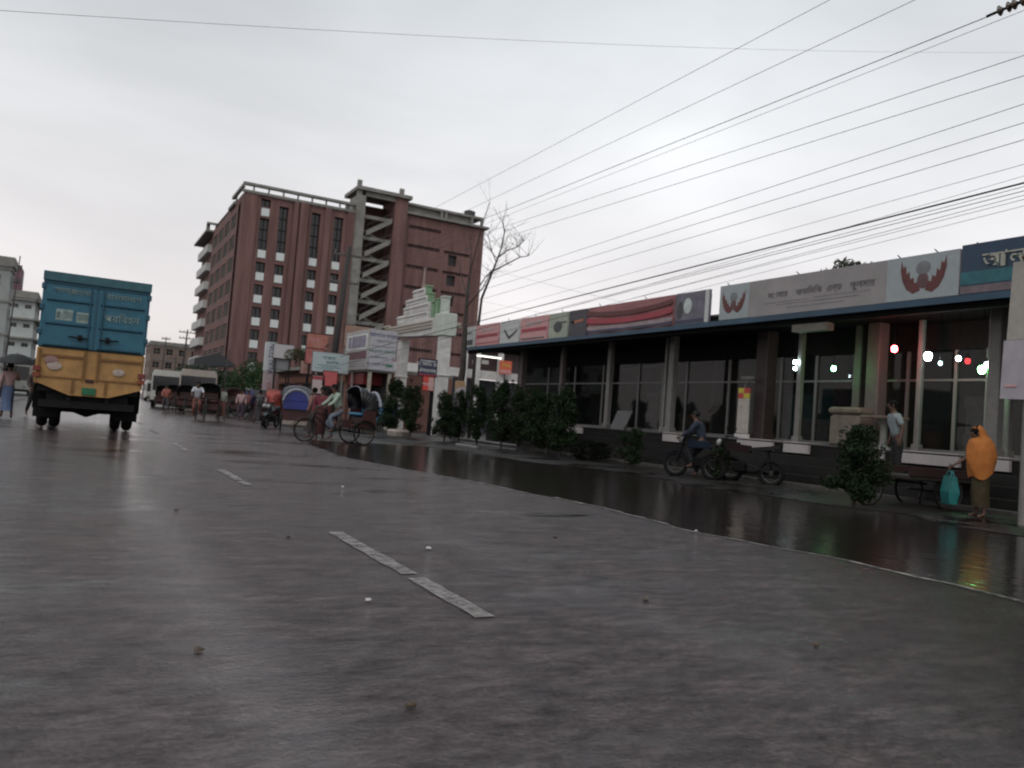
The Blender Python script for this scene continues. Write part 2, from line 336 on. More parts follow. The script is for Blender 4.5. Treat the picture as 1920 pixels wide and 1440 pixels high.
# loose stones and litter on the road
def stone(p, s, material, label, cat='stone'):
    b = MB(); b.ell((0, 0, s * .35), (s, s * .8, s * .5), 7, 5)
    rr = random.Random(int(p.x * 100)); b.v = [(x * (1 + .3 * rr.random()), y * (1 + .35 * rr.random()), max(0, z * (1 + .25 * rr.random()))) for x, y, z in b.v]
    o = b.build('stone' if cat == 'stone' else 'litter', material); o.location = (p.x, p.y, .010); o['kind'] = 'thing'; return tag(o, label, cat, 'litter and stones on the wet road')
lit = mat('pale_litter', (.45, .42, .40), .6)
stone(G(803, 1032), .022, lit, 'pale crumpled scrap right of the long lane dash, nearer its far end', 'litter')
stone(G(690, 1130), .016, lit, 'tiny pale scrap left of the long lane dash', 'litter')
stone(G(642, 915), .02, lit, 'small pale scrap far up the road near the edge of the water', 'litter')
#stone(G(748, 886), .03, lit, 'pale pebble lying at the rim of the flood water', 'stone')
stone(G(1305, 998), .018, lit, 'light stone on the road edge beside the brown water, nearest the camera', 'stone')
rl_ = random.Random(77); dl = mat('wet_brown_leaf', (.05, .03, .015), .5); 
for k_, (px_, py_, lab) in enumerate(((540, 1010, 'brown leaf left of the far end of the long lane dash'), (1040, 1010, 'dark leaf on the open road right of the long dash'), (372, 1225, 'dark scrap low at the left of the road'), (1210, 1130, 'brown leaf at the middle right of the road'), (330, 960, 'dark scrap in the pale sheen left of the far dashes'), (1530, 1215, 'dark clod in the darker corner at lower right'), (770, 1330, 'brown leaf low in the middle of the road'))):
    stone(G(px_, py_), .02, dl, lab, 'litter')
# ================================================================== FACADE HELPER
def skin_wall(m_wall, x0, x1, z0, z1, y, ops, d=.5, axis='Y', sgn=1):
    "wall face with real recesses; ops = (a0,a1,z0,z1). Recess goes to y+d*sgn"
    xs = sorted({x0, x1, *[v for o in ops for v in o[:2]]}); zs = sorted({z0, z1, *[v for o in ops for v in o[2:4]]})
    def P(a, z, dep=0): return (a, y + dep * sgn, z) if axis == 'Y' else (y + dep * sgn, a, z)
    for a, b in zip(xs, xs[1:]):
        for c, e_ in zip(zs, zs[1:]):
            mx_, mz = (a + b) / 2, (c + e_) / 2
            if not any(o[0] < mx_ < o[1] and o[2] < mz < o[3] for o in ops): m_wall.quad(P(a, c), P(b, c), P(b, e_), P(a, e_))
    for o in ops:
        a, b, c, e_ = o[:4]
        m_wall.quad(P(a, c), P(a, c, d), P(a, e_, d), P(a, e_)); m_wall.quad(P(b, c), P(b, e_), P(b, e_, d), P(b, c, d))
        m_wall.quad(P(a, c), P(b, c), P(b, c, d), P(a, c, d)); m_wall.quad(P(a, e_), P(a, e_, d), P(b, e_, d), P(b, e_))

# ================================================================== BRICK BUILDING
B = thing('brick_building', 'tall red brick block with an open concrete stair tower and white window panels', 'building', (34, 110, 0))
Bo = Vector((34, 110, 0))
def bb(mb, name, m_, **k): mb.v = [(x - 34, y - 110, z) for x, y, z in mb.v]; return mb.build(name, m_, B, **k)
YF = 110.0; ST = 3.03; XL, XS, XS2, XR = 16.8, 31.9, 39.5, 52.3
ZT = 28.6
cols = [19.7, 22.15, 26.55, 29.75]; cw = .62
zp = 20.75                                    # centre height of the top continuous row of white panels
ops = []; panels = []
for ci, cx in enumerate(cols):
    ops.append((cx - cw, cx + cw, zp + .55, 27.6 if ci else 25.6))
    if ci == 0: ops.append((cx - cw, cx + cw, 27.1, 28.2)); panels.append((cx, 26.4))
    panels.append((cx, zp))
    for k in range(1, 7):
        zc = zp - k * ST; ops.append((cx - cw, cx + cw, zc + .55, zc + 1.95)); panels.append((cx, zc))
w_ = MB(); skin_wall(w_, XL, XS, 0, ZT, YF, ops, .6)
w_.quad((XL, YF, 0), (XL, YF, ZT), (XL, YF + 26, ZT - .6), (XL, YF + 26, 0))
w_.quad((XL, YF, ZT), (XS, YF, ZT), (XS, YF + 26, ZT), (XL, YF + 26, ZT))
w_.quad((XL, YF + 26, 0), (XS, YF + 26, 0), (XS, YF + 26, ZT), (XL, YF + 26, ZT))
# brick piers standing proud of the wall
for px0, px1, pr in ((23.4, 24.0, .45), (24.25, 25.3, .7), (27.7, 28.5, .35), (XL, 18.6, .18), (30.9, XS, .25)):
    w_.box(px0, px1, YF - pr, YF - .003, 0, ZT - .05)
bb(w_, 'wall', brick)
for a, b_, c, d_ in ops:
    g = MB(); g.quad((a, YF + .6, c), (b_, YF + .6, c), (b_, YF + .6, d_), (a, YF + .6, d_))
    n = max(1, round((d_ - c) / 1.5))
    win = bb(g, 'window', glassd)
    fr = MB(); fr.box((a + b_) / 2 - .04, (a + b_) / 2 + .04, YF + .5, YF + .58, c, d_)
    for k in range(n + 1):
        z = c + (d_ - c) * k / n; fr.box(a, b_, YF + .48, YF + .57, max(c, z - .05), min(d_, z + .05))
    fr.v = [(x - 34, y - 110, z) for x, y, z in fr.v]; fr.build('window_frame', blackm, win)
for cx, zc in panels:
    bb(MB().box(cx - .52, cx + .52, YF - .12, YF + .02, zc - .52, zc + .52), 'window_panel', whitep)
# flat roof frame: a beam on thin posts with sky between
pf = MB(); zc0 = 29.6
pf.box(XL - .2, XS, YF - .35, YF + .35, zc0, zc0 + .35)
for k in range(8): pf.box(17.9 + k * 1.95, 18.1 + k * 1.95, YF - .1, YF + .1, ZT, zc0)
pf.box(XL - .3, XS, YF - .3, YF - .0, ZT + .003, ZT + .35)
pf.box(XL - .35, XL + .05, YF - .3, YF + 8, zc0 - .4, zc0)
pf.box(XL - .6, XL + .4, YF + 4, YF + 9, zc0 - 1.9, zc0 - 1.5)
pf.box(XL + .1, XL + .3, YF + 7.2, YF + 7.5, ZT - .5, zc0)
bb(pf, 'roof_frame', conc)
# left side: recessed louvred wall and far wing with balconies
sw = MB(); side_ops = []
for k in range(8):
    for j in range(4): side_ops.append((YF + 3 + j * 5.6, YF + 7.6 + j * 5.6, 3.2 + k * ST, 5.2 + k * ST))
skin_wall(sw, YF + 2, YF + 25.5, 1, ZT - .8, XL - .25, side_ops, .22, axis='X')
bb(sw, 'side_wall', mat('weathered_brick', (.10, .045, .038), .8, col2=(.17, .085, .07), scale=.5))
lv = MB()
for a, b_, c, d_ in side_ops:
    for q in range(5): lv.box(XL - .2, XL - .06, a, b_, c + .1 + q * .4, c + .22 + q * .4)
bb(lv, 'louvres', conc)
fw_ = MB(); fw_.box(XL + .1, XL + 10, YF + 26.05, YF + 40, 0, 27.4); bb(fw_, 'rear_wing', brick)
for k in range(8):
    z = 3.4 + k * ST
    bp_ = MB(); bp_.box(XL - .75, XL + .095, YF + 27, YF + 39, z, z + .28); bp_.box(XL - .75, XL - .64, YF + 27, YF + 39, z + .28, z + 1.25)
    bp_.box(XL - .635, XL + .09, YF + 27, YF + 27.15, z + .28, z + 1.25)
    bb(bp_, 'balcony', mat('pale_balcony', (.34, .34, .33), .8, col2=(.5, .5, .48), scale=.8))
rc = MB(); rc.box(XL - 1.4, XL + 3, YF + 25, YF + 40.5, 27.5, 27.8); rc.box(XL - 1.3, XL - .75, YF + 26, YF + 26.3, 27.8, 28.8); rc.box(XL + .6, XL + .9, YF + 25.5, YF + 26, 27.8, 28.8); rc.box(XL - 1.3, XL + 2.4, YF + 25.4, YF + 26, 28.8, 29.1)
bb(rc, 'wing_roof', conc)
# stair tower
tw = MB(); tw.box(XS + .003, 33.1, YF - .9, YF + 3, 0, 31.2); tw.box(XS + .003, XS2 - .3, YF + 5, YF + 5.3, 0, 31.2)
tw.box(XS - .2, 39.9, YF - 1.2, YF + 5.4, 31.9, 32.4); tw.box(33.15, 37.5, YF - .7, YF - .2, 31.203, 31.897)
for x in (XS - .1, 38.1): tw.box(x, x + .6, YF - .8, YF - .3, 32.403, 33.3)
tw.box(XS + .003, 32.5, YF - .8, YF, 31.203, 31.897)
bb(tw, 'stair_tower_frame', conc)
bb(MB().box(37.5, 39.45, YF - .75, YF + 4.9, 0, 31.85), 'stair_tower_pier', brick)
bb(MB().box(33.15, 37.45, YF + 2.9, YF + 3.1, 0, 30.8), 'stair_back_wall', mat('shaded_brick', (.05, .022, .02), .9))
for k in range(10):
    z = .9 + k * ST
    f = MB(); f.box(33.15, 37.45, YF - .3, YF + .2, z, z + .5)
    f.v = list(f.v)
    if k < 9:
        x0, x1, za, zb = 33.6, 37.2, z + .5, z + ST - .2
        f.loft([[(x0, YF - .7, za), (x0, YF - .35, za), (x0, YF - .35, za + .75), (x0, YF - .7, za + .75)], [(x1, YF - .7, zb), (x1, YF - .35, zb), (x1, YF - .35, zb + .75), (x1, YF - .7, zb + .75)]])
        f.loft([[(x1, YF + 1.4, z - ST * .0), (x1, YF + 1.8, z), (x1, YF + 1.8, z + .4), (x1, YF + 1.4, z + .4)], [(x0, YF + 1.4, z + ST * .5), (x0, YF + 1.8, z + ST * .5), (x0, YF + 1.8, z + ST * .5 + .4), (x0, YF + 1.4, z + ST * .5 + .4)]])
    bb(f, 'stair_flight', conc)
    if k < 9:
        hr = MB(); hr.tube([(x0, YF - .53, za + 1.5), (x1, YF - .53, zb + 1.5)], .04, 6)
        for q in range(5):
            s_ = q / 4; hr.tube([(x0 + (x1 - x0) * s_, YF - .53, za + (zb - za) * s_ + .7), (x0 + (x1 - x0) * s_, YF - .53, za + (zb - za) * s_ + 1.5)], .025, 5)
        bb(hr, 'handrail', steel)
# right block
rw = MB(); ro = []
for k in range(9):
    z = 28.35 - k * ST - (.25 if k == 0 else 0)
    ro += [(40.1, 45.2, z - .12, z + .42)]
    if k: ro += [(45.9, 50.2, z - .14, z + .36)]
nich = [(46.6, 48.2, 28.1 - .9 - k * ST, 28.1 + .9 - k * ST - .35) for k in range(4)]
for q in nich: ro = [o for o in ro]; 
ro2 = ro + [n_ for n_ in nich if True]
# keep recess rectangles from overlapping
clean = []
for o in ro2:
    if o in nich: clean.append(o); continue
    clean.append(o)
nich = [(46.6, 48.2, 26.35 - k * ST, 27.9 - k * ST - .0) for k in range(3)]
ro = [o for o in ro]
skin_wall(rw, XS2 - .02, XR, 0, 29.9, YF, [o for o in ro] + [(46.7, 48.1, o[2] - 1.65, o[2] - .08) for o in ro[2:8:2]], .5)
rw.quad((XR, YF, 0), (XR, YF + 24, 0), (XR, YF + 24, 29.9), (XR, YF, 29.9)); rw.quad((XS2, YF, 29.9), (XR, YF, 29.9), (XR, YF + 24, 29.9), (XS2, YF + 24, 29.9)); rw.quad((XS2, YF + 24, 0), (XR, YF + 24, 0), (XR, YF + 24, 29.9), (XS2, YF + 24, 29.9))
bb(rw, 'wall', brick)
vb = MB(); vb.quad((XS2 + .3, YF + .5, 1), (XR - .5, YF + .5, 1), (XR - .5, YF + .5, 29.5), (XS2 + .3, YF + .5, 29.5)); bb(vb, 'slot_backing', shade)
for a, b_, c, d_ in ro:
    s_ = MB(); n = int((b_ - a) / .45)
    for q in range(n): x = a + (b_ - a) * (q + .5) / n; s_.box(x - .05, x + .05, YF + .1, YF + .3, c, d_)
    s_.box(a, b_, YF + .12, YF + .28, c + .01, c + .06)
    bb(s_, 'ventilation_slot', brick)
tp = MB(); tp.box(XS2 - .1, XR + .6, YF - .5, YF + 3, 30.0, 30.35); tp.box(XS2, 51.9, YF - .2, YF + 3, 31.35, 31.7); tp.box(XS2, 50.2, YF + .3, YF + .6, 30.353, 31.347)
for x in (44.9, 45.6, 49.9, 51.6): tp.box(x, x + .35, YF - .15, YF + .25, 30.353, 31.347)
tp.box(44.5, 51, YF + 4, YF + 8, 31.7, 32.2)
bb(tp, 'roof_parapet', conc)
tk = MB(); tk.tube([(50.7, YF + 2.4, 31.7), (50.7, YF + 2.4, 32.9)], .9, 14); tk.tube([(50.7, YF + 2.4, 32.9), (50.7, YF + 2.4, 33.1)], [.9, .4], 14)
bb(tk, 'water_tank', mat('tank_plastic', (.03, .03, .033), .5), smooth=False)

# ================================================================== far buildings
def block(name, label, x0, x1, y0, y1, h, wm_, rows, face='Y', ncol=4, group=None, slab=True, wcol=None):
    o = thing(name, label, 'building', ((x0 + x1) / 2, y0, 0), group=group); ox, oy = (x0 + x1) / 2, y0
    def add(mb, n, m_, par=o): mb.v = [(x - ox, y - oy, z) for x, y, z in mb.v]; return mb.build(n, m_, par)
    wl = MB(); openY = []; openX = []
    sh = h / rows
    for k in range(rows):
        for j in range(ncol):
            a = x0 + (x1 - x0) * (j + .22) / ncol; b_ = x0 + (x1 - x0) * (j + .72) / ncol
            openY.append((a, b_, k * sh + .9, k * sh + sh - .7))
            a = y0 + (y1 - y0) * (j + .22) / ncol; b_ = y0 + (y1 - y0) * (j + .72) / ncol
            openX.append((a, b_, k * sh + .9, k * sh + sh - .7))
    skin_wall(wl, x0, x1, 0, h, y0, openY, .25)
    xf = x1 if x1 < 0 else x0; sg = -1 if x1 < 0 else 1
    skin_wall(wl, y0, y1, 0, h, xf, openX, .25, axis='X', sgn=sg)
    xb = x0 if x1 < 0 else x1
    wl.quad((xb, y0, 0), (xb, y1, 0), (xb, y1, h), (xb, y0, h)); wl.quad((x0, y1, 0), (x1, y1, 0), (x1, y1, h), (x0, y1, h)); wl.quad((x0, y0, h), (x1, y0, h), (x1, y1, h), (x0, y1, h))
    add(wl, 'wall', wm_)
    for a, b_, c, d_ in openY:
        wi = add(MB().quad((a, y0 + .25, c), (b_, y0 + .25, c), (b_, y0 + .25, d_), (a, y0 + .25, d_)), 'window', glassd)
        add(MB().box((a + b_) / 2 - .04, (a + b_) / 2 + .04, y0 + .17, y0 + .24, c, d_).box(a, b_, y0 + .16, y0 + .235, (c + d_) / 2 - .04, (c + d_) / 2 + .04), 'window_frame', conc, wi)
    for a, b_, c, d_ in openX:
        x = xf + .25 * sg; add(MB().quad((x, a, c), (x, b_, c), (x, b_, d_), (x, a, d_)), 'window', glassd)
    sb = MB()
    for k in range(1, rows + 1):
        zz = k * sh; sb.box(x0 - .12, x1 + .12, y0 - (.5 if slab else .08), y0 - .003, zz - .3, zz - .12)
        if x1 < 0: sb.box(x1 + .003, x1 + (.6 if slab else .1), y0, y1, zz - .3, zz - .12)
    add(sb, 'floor_bands', conc)
    add(MB().box(x0 - .2, x1 + .2, y0 - .2, y0, h + .003, h + .7).box(x0 - .2, x0, y0, y1, h + .003, h + .7).box(x1, x1 + .2, y0, y1, h + .003, h + .7), 'roof_parapet', conc)
    return o
pg = mat('pale_grey_render', (.20, .215, .21), .8, col2=(.29, .31, .30), scale=.5)
pw2 = mat('white_render', (.34, .37, .36), .8, col2=(.46, .49, .48), scale=.4)
tanm = mat('tan_render', (.14, .10, .083), .9, col2=(.20, .15, .125), scale=.5)
purp = mat('plum_cladding', (.12, .055, .08), .7, col2=(.17, .08, .11), scale=.6)
a_ = aX(22, 497, -6.0)
pA = aY(22, 500, 72); block('grey_building', 'grey many-storeyed block at the far left edge of the street', -17, pA.x, 72, 75, pA.z, pg, 4, ncol=5, slab=False)
p1 = aY(27, 498, 112); p2 = aY(41, 498, 112)
tw2 = thing('plum_tower', 'narrow plum coloured tower rising behind the grey block at far left', 'building', (p1.x, 112, 0))
tb = MB().box(0, p2.x - p1.x, 0, 5, 0, p1.z); tb.build('wall', purp, tw2)
f_ = MB()
for k in range(9): f_.box(-.06, p2.x - p1.x + .06, -.1, -.003, 2 + k * p1.z / 9.5, 2.5 + k * p1.z / 9.5)
f_.build('floor_bands', conc_d, tw2)
p1 = aY(18, 560, 96); p2 = aY(68, 556, 96)
block('white_building', 'white block with loggias behind the truck at far left', p1.x, p2.x, 96, 106, (p1.z + p2.z) / 2, pw2, 5, ncol=2)
p1 = aY(284, 645, 175); p2 = aY(378, 655, 175)
tb_ = block('tan_building', 'tan plastered four-storeyed building beyond the buses', p1.x, p2.x, 175, 190, p1.z, tanm, 4, ncol=4, slab=False)
block('hazy_building', 'low pale building closing the road in the distance', -8, 12, 330, 345, 13, pg, 4, ncol=8, slab=False)
# small corrugated awning before the brick block's left corner
aw = thing('tin_canopy', 'dark peaked tin canopy at the left foot of the brick block', 'canopy', tuple(aY(400, 690, 92)))
MB().loft([[(-2, 0, 0), (2.4, 0, .4), (2.4, 0, .5), (.4, 0, 1.7), (-2, 0, .9)], [(-2, 5, 0), (2.4, 5, .4), (2.4, 5, .5), (.4, 5, 1.7), (-2, 5, .9)]]).build('canopy_roof', mat('dark_tin', (.025, .027, .032), .5), aw)
pm = MB()
for x in (-1.8, 2.2):
    for y in (.2, 4.8): pm.box(x - .06, x + .06, y - .06, y + .06, -aw.location.z, .02 if x < 0 else .38)
pm.build('canopy_posts', conc_d, aw)

# ================================================================== SHOP ROW ON THE RIGHT
S = thing('shop_row', 'long dark single-storeyed shop row with glass fronts, steps and deep canopy', 'building', (16, 14, 0))
def sb_(mb, name, m_, par=None, **k): mb.v = [(x - 16, y - 14, z) for x, y, z in mb.v]; return mb.build(name, m_, par or S, **k)
CX = 14.5; Y0, Y1 = -6.0, 31.35
XG = 16.9; YE = aX(968, 740, XG).y
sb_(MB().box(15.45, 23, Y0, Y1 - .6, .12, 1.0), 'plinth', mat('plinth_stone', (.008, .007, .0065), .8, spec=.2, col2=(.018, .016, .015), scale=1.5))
st = MB()
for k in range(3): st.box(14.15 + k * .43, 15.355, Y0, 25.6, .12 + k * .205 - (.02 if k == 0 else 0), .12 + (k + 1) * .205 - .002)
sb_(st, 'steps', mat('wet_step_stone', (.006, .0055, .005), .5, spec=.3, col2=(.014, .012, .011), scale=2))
fl = MB(); fl.box(15.42, XG, Y0, Y1 - .7, 1.003, 1.03); sb_(fl, 'floor', mat('porch_floor', (.05, .045, .045), .35, col2=(.09, .085, .085), scale=1.0))
# lighter tiled thresholds
for n_px, (a, b_) in enumerate(((1062, 1112), (1268, 1308), (1410, 1476), (1498, 1545), (1636, 1686), (1722, 1830), (1868, 1925))):
    ya, yb = aX(a, 830, 15.9).y, aX(b_, 830, 15.9).y
    sb_(MB().box(15.36, 15.447, yb, ya, .79, 1.0).box(15.36, 16.7, yb, ya, 1.033, 1.06), 'threshold', tile)
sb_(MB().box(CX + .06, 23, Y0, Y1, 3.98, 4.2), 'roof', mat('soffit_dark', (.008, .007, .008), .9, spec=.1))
sb_(MB().box(CX + .1, 23.2, Y0, Y1 - .1, 4.203, 4.26), 'roof_sheet', conc_d)
bl = mat('blue_fascia', (.022, .065, .11), .5, col2=(.014, .036, .062), scale=1.0)
sb_(MB().box(CX - .06, CX + .055, Y0, Y1 + .05, 3.92, 4.05), 'fascia_beam', bl)
sb_(MB().box(CX + .057, CX + .25, Y0, Y1, 3.80, 3.976), 'gutter', mat('gutter_black', (.006, .006, .006), .9, spec=.1))
sb_(MB().box(22.6, 22.9, Y0, YE, 1.035, 3.97), 'back_wall', mat('shop_back', (.11, .11, .10), .8, col2=(.20, .185, .17), scale=.7))
sb_(MB().box(XG, 22.59, YE - .15, YE, 1.035, 3.97), 'end_wall', mat('end_wall_paint', (.07, .062, .058), .7))
for yp in (7.4, 12.6, 18.6): sb_(MB().box(XG + .12, 22.59, yp, yp + .12, 1.035, 3.97), 'partition_wall', mat('partition_paint', (.12, .10, .095), .8, col2=(.18, .15, .14)))
sb_(MB().box(XG - .05, XG + .1, Y0, YE - .16, 3.35, 3.965), 'lintel', mat('lintel_paint', (.012, .010, .010), .8, spec=.15))
# glass and frames
gm = bpy.data.materials.new('shop_glass'); gm.use_nodes = True; g_ = gm.node_tree.nodes['Principled BSDF']
g_.inputs['Base Color'].default_value = (.012, .014, .014, 1); g_.inputs['Roughness'].default_value = .03; g_.inputs['Alpha'].default_value = .38
alu = mat('aluminium_frame', (.17, .165, .16), .4, var=.1)
bays = sorted([aX(p, 760, XG).y for p in (1025, 1075, 1128, 1195, 1240, 1285, 1365, 1425, 1462, 1528, 1600, 1650, 1700, 1790, 1850)] + [Y0, 2.4, YE - .2])
for a, b_ in zip(bays, bays[1:]):
    p = sb_(MB().box(XG + .02, XG + .032, a + .04, b_ - .04, 1.12, 3.34), 'glass_pane', gm)
    f = MB(); f.box(XG - .02, XG + .06, a - .04 + .003, a + .04, 1.03, 3.345); f.box(XG - .018, XG + .058, a + .043, b_ - .043, 1.03, 1.12); f.box(XG - .018, XG + .058, a + .043, b_ - .043, 2.65, 2.70)
    sb_(f, 'window_frame', alu)
# columns: px at mid height, half width, material
postm = mat('pale_post', (.16, .15, .142), .6, var=.15); pinkp = mat('pinkish_post', (.11, .088, .085), .6, var=.15)
for px, wd, m_, X in ((1139, .09, postm, 15.7), (1244, .05, postm, 15.7), (1257, .11, postm, 15.7), (1432, .2, mat('brown_column', (.04, .026, .024), .6), 16.2), (1497, .07, postm, 15.75), (1608, .10, pinkp, 16.4), (1640, .17, pinkp, 16.3), (1722, .06, postm, 16.3), (1865, .12, postm, 15.6), (1888, .09, postm, 16.3), (975, .12, pinkp, 15.7), (1050, .09, pinkp, 15.7)):
    y = aX(px, 770, X).y; c = MB(); c.bev(X - wd, X + wd, y - wd, y + wd, 1.08, 3.975, .02); c.bev(X - wd - .03, X + wd + .03, y - wd - .03, y + wd + .03, 1.04, 1.2, .015); sb_(c, 'column', m_)
# goods inside the shops
rg = random.Random(3)
for k in range(34):
    y = rg.uniform(2.5, 24); x = rg.uniform(18.4, 21.8); h = rg.choice((.7, .9, 1.4, 1.9)); wd = rg.uniform(.25, .6)
    cm = rg.choice([mat('goods_red', (.20, .03, .03), .6), mat('goods_teal', (.06, .17, .17), .5), mat('goods_brown', (.2, .14, .1), .6), mat('goods_grey', (.3, .28, .28), .6)])
    s_ = MB(); s_.box(x - .3, x + .3, y - wd, y + wd, 1.04, 1.04 + h * .35)
    s_.box(x - .28, x + .28, y - wd * .9, y + wd * .9, 1.05 + h * .35, 1.04 + h * .8); s_.box(x - .31, x + .31, y - wd, y + wd, 1.05 + h * .8, 1.04 + h)
    sb_(s_, 'display_shelf', cm)
# louvred vent on the canopy underside
v_ = aX(1530, 620, CX + .3); sb_(MB().box(CX + .06, CX + .3, v_.y - .5, v_.y + .5, 3.62, 3.79), 'canopy_box', mat('canopy_box_paint', (.12, .11, .09), .7))
# wires and hooks on top of the fascia
hk = MB()
for px in (960, 1010, 1060, 1130, 1215, 1370, 1500, 1690, 1760, 1840): y = aX(px, 560, CX).y; hk.tube([(CX, y, 4.9), (CX - .05, y + .1, 5.02)], .012, 5)
sb_(hk, 'fascia_hooks', blackm)
ZB, ZTOP = 4.055, 4.93
def sgn(name, label, pxa, pxb, m_, ztop=ZTOP, group='signboards along the shop canopy', x=CX - .03):
    ya = aX(pxa, 600, CX).y; yb = aX(pxb, 560, CX).y; o = thing(name, label, 'sign', (x, (ya + yb) / 2, ZB), group=group)
    hw = (ya - yb) / 2; MB().box(-.03, .04, -hw + .004, hw - .004, 0, ztop - ZB).build('board', m_, o)
    MB().box(.04, .09, -hw + .05, hw - .05, .1, ztop - ZB - .1).build('backing_frame', blackm, o)
    return o, hw, ztop - ZB
def on(o, u0, u1, z0, z1, hw, m_, name='printed_panel', d=.006, skew=0.):
    "flat print on a board; u from 0 (viewer's left) to 1"
    y0, y1 = hw - 2 * hw * u0, hw - 2 * hw * u1
    return MB().loft([[(-.03 - d, y0, z0), (-.031, y0, z0), (-.031, y0, z1), (-.03 - d, y0, z1)], [(-.03 - d, y1, z0 + skew), (-.031, y1, z0 + skew), (-.031, y1, z1 + skew), (-.03 - d, y1, z1 + skew)]]).build(name, m_, o)
pinkb = mat('faded_pink_print', (.46, .24, .24), .6, var=.12); redb = mat('crimson_print', (.28, .04, .055), .6, var=.15); greyw = mat('grey_white_print', (.42, .43, .42), .6, var=.08)
dk = mat('charcoal_print', (.05, .05, .055), .6); grn = mat('grey_green_print', (.27, .30, .24), .6, var=.25, scale=3); navy = mat('navy_print', (.035, .035, .07), .5)
inkg = mat('faded_ink', (.17, .155, .165), .6); boardg = mat('old_board_grey', (.21, .195, .195), .7, col2=(.28, .26, .26), scale=1.2); lightg = mat('cool_grey_board', (.27, .30, .31), .6, var=.08); maroon = mat('maroon_print', (.10, .028, .026), .6, var=.25)
o, hw, h = sgn('signboard', 'small white board with dark pictures at the far end of the canopy', 875, 897, greyw)
on(o, .12, .75, .55, .62, hw, dk); on(o, .2, .9, .08, .3, hw, dk)
o, hw, h = sgn('signboard', 'faded pink striped board, second from the far end of the canopy', 897, 942, pinkb); on(o, .04, .98, .33, .46, hw, redb); on(o, .04, .98, .08, .12, hw, redb)
text('সেবা ও ঔষধ', .2, greyw, o, (-.036, 0, .62), WX)
o, hw, h = sgn('signboard', 'white board with a dark tick shape between two pink boards', 942, 980, greyw)
MB().loft([[(-.036, hw * .6, .5), (-.031, hw * .6, .5), (-.031, hw * .5, .56), (-.036, hw * .5, .56)], [(-.036, 0, .12), (-.031, 0, .12), (-.031, 0, .26), (-.036, 0, .26)], [(-.036, -hw * .85, .42), (-.031, -hw * .85, .42), (-.031, -hw * .85, .5), (-.036, -hw * .85, .5)]]).build('tick_mark', dk, o)
o, hw, h = sgn('signboard', 'faded pink striped board beside the grey green board', 980, 1033, pinkb); on(o, .04, .98, .33, .46, hw, redb); on(o, .04, .9, .05, .10, hw, dk)
text('ডেন্টাল সেবা', .2, greyw, o, (-.036, 0, .62), WX)
o, hw, h = sgn('signboard', 'mottled grey green picture board on the canopy', 1033, 1070, grn)
MB().ell((-.034, 0, .38), (.004, hw * .5, .2), 10, 6).build('picture', dk, o); on(o, .5, .95, .5, .55, hw, dk)
o, hw, h = sgn('signboard', 'dark board with an orange streak left of the long red banner', 1070, 1106, mat('black_board', (.04, .035, .045), .5)); on(o, .15, .8, .42, .5, hw, mat('orange_print', (.35, .12, .06), .6), skew=.05); on(o, .04, .3, .05, .6, hw, dk)
# long red banner, cloth hanging in waves
o, hw, h = sgn('cloth_banner', 'long sagging red and white cloth banner on the canopy', 1106, 1268, mat('rose_cloth', (.28, .12, .125), .8, var=.15, scale=2))
def strip(z0, z1, sag, m_, nm, d):
    s_ = MB(); n = 24
    rr_ = []
    for i in range(n + 1):
        u = i / n; y = hw - 2 * hw * u; q = -sag * 4 * u * (1 - u); dx = .02 * math.sin(u * 17)
        rr_.append([(-.05 - d + dx - .012, y, z0 + q), (-.05 - d + dx, y, z0 + q), (-.05 - d + dx, y, z1 + q), (-.05 - d + dx - .012, y, z1 + q)])
    return s_.loft(rr_).build(nm, m_, o, smooth=False)
strip(.62, .76, .14, maroon, 'dark_stripe', .02); strip(.36, .52, .12, redb, 'red_stripe', .03); strip(.12, .24, .02, mat('pinkish_white', (.27, .215, .225), .7), 'white_stripe', .0)
strip(.03, .10, 0, navy, 'navy_stripe', .0)
o, hw, h = sgn('signboard', 'black and white picture board at the near end of the red banner', 1268, 1334, mat('slate_print', (.12, .11, .14), .6, var=.3, scale=4))
MB().ell((-.034, hw * .25, .5), (.005, hw * .25, .22), 12, 6).build('picture', mat('pale_patch', (.40, .44, .43), .6), o)
MB().ell((-.034, hw * .7, .4), (.005, hw * .2, .25), 12, 6).build('picture', dk, o); on(o, .88, .99, 0, h, hw, greyw); on(o, .02, .86, .03, .12, hw, navy)
def wings(o, u, z, s, hw):
    y = hw - 2 * hw * u
    for sg in (-1, 1):
        pts = [(.10, -.50), (.42, -.62), (.72, -.42), (.92, -.05), (1.02, .38), (1.0, .82), (.90, .50), (.80, .62), (.74, .22), (.62, .34), (.56, .0), (.42, .08), (.38, -.18), (.24, -.14)]
        MB().loft([[(-.040, y + sg * s * a, z + s * b_) for a, b_ in pts], [(-.0315, y + sg * s * a, z + s * b_) for a, b_ in pts]]).build('emblem_wing', maroon, o)
    MB().ell((-.036, y, z - s * .10), (.008, s * .26, s * .34), 12, 8).build('emblem', mat('emblem_core', (.10, .05, .055), .6), o); MB().ell((-.036, y, z + s * .42), (.006, s * .34, s * .30), 12, 8).build('emblem', mat('emblem_globe', (.15, .16, .165), .6), o)
o, hw, h = sgn('signboard', 'long grey board with faded lettering and a winged emblem at each end', 1351, 1800, boardg, ztop=4.95)
on(o, 0.0, .16, .005, h, hw, lightg); on(o, .76, 1, .005, h, hw, lightg, d=.005)
wings(o, .078, .40, .40, hw); wings(o, .885, .42, .48, hw)
for body, px_ in (('সোবার', 1462), ('অফিসিক', 1520), ('এন্ড', 1567), ('কুলসার', 1620)): text(body, .20, mat('board_letters', (.13, .115, .125), .6), o, (-.037, aX(px_, 545, CX).y - o.location.y, .47), WX, sx=1.0)
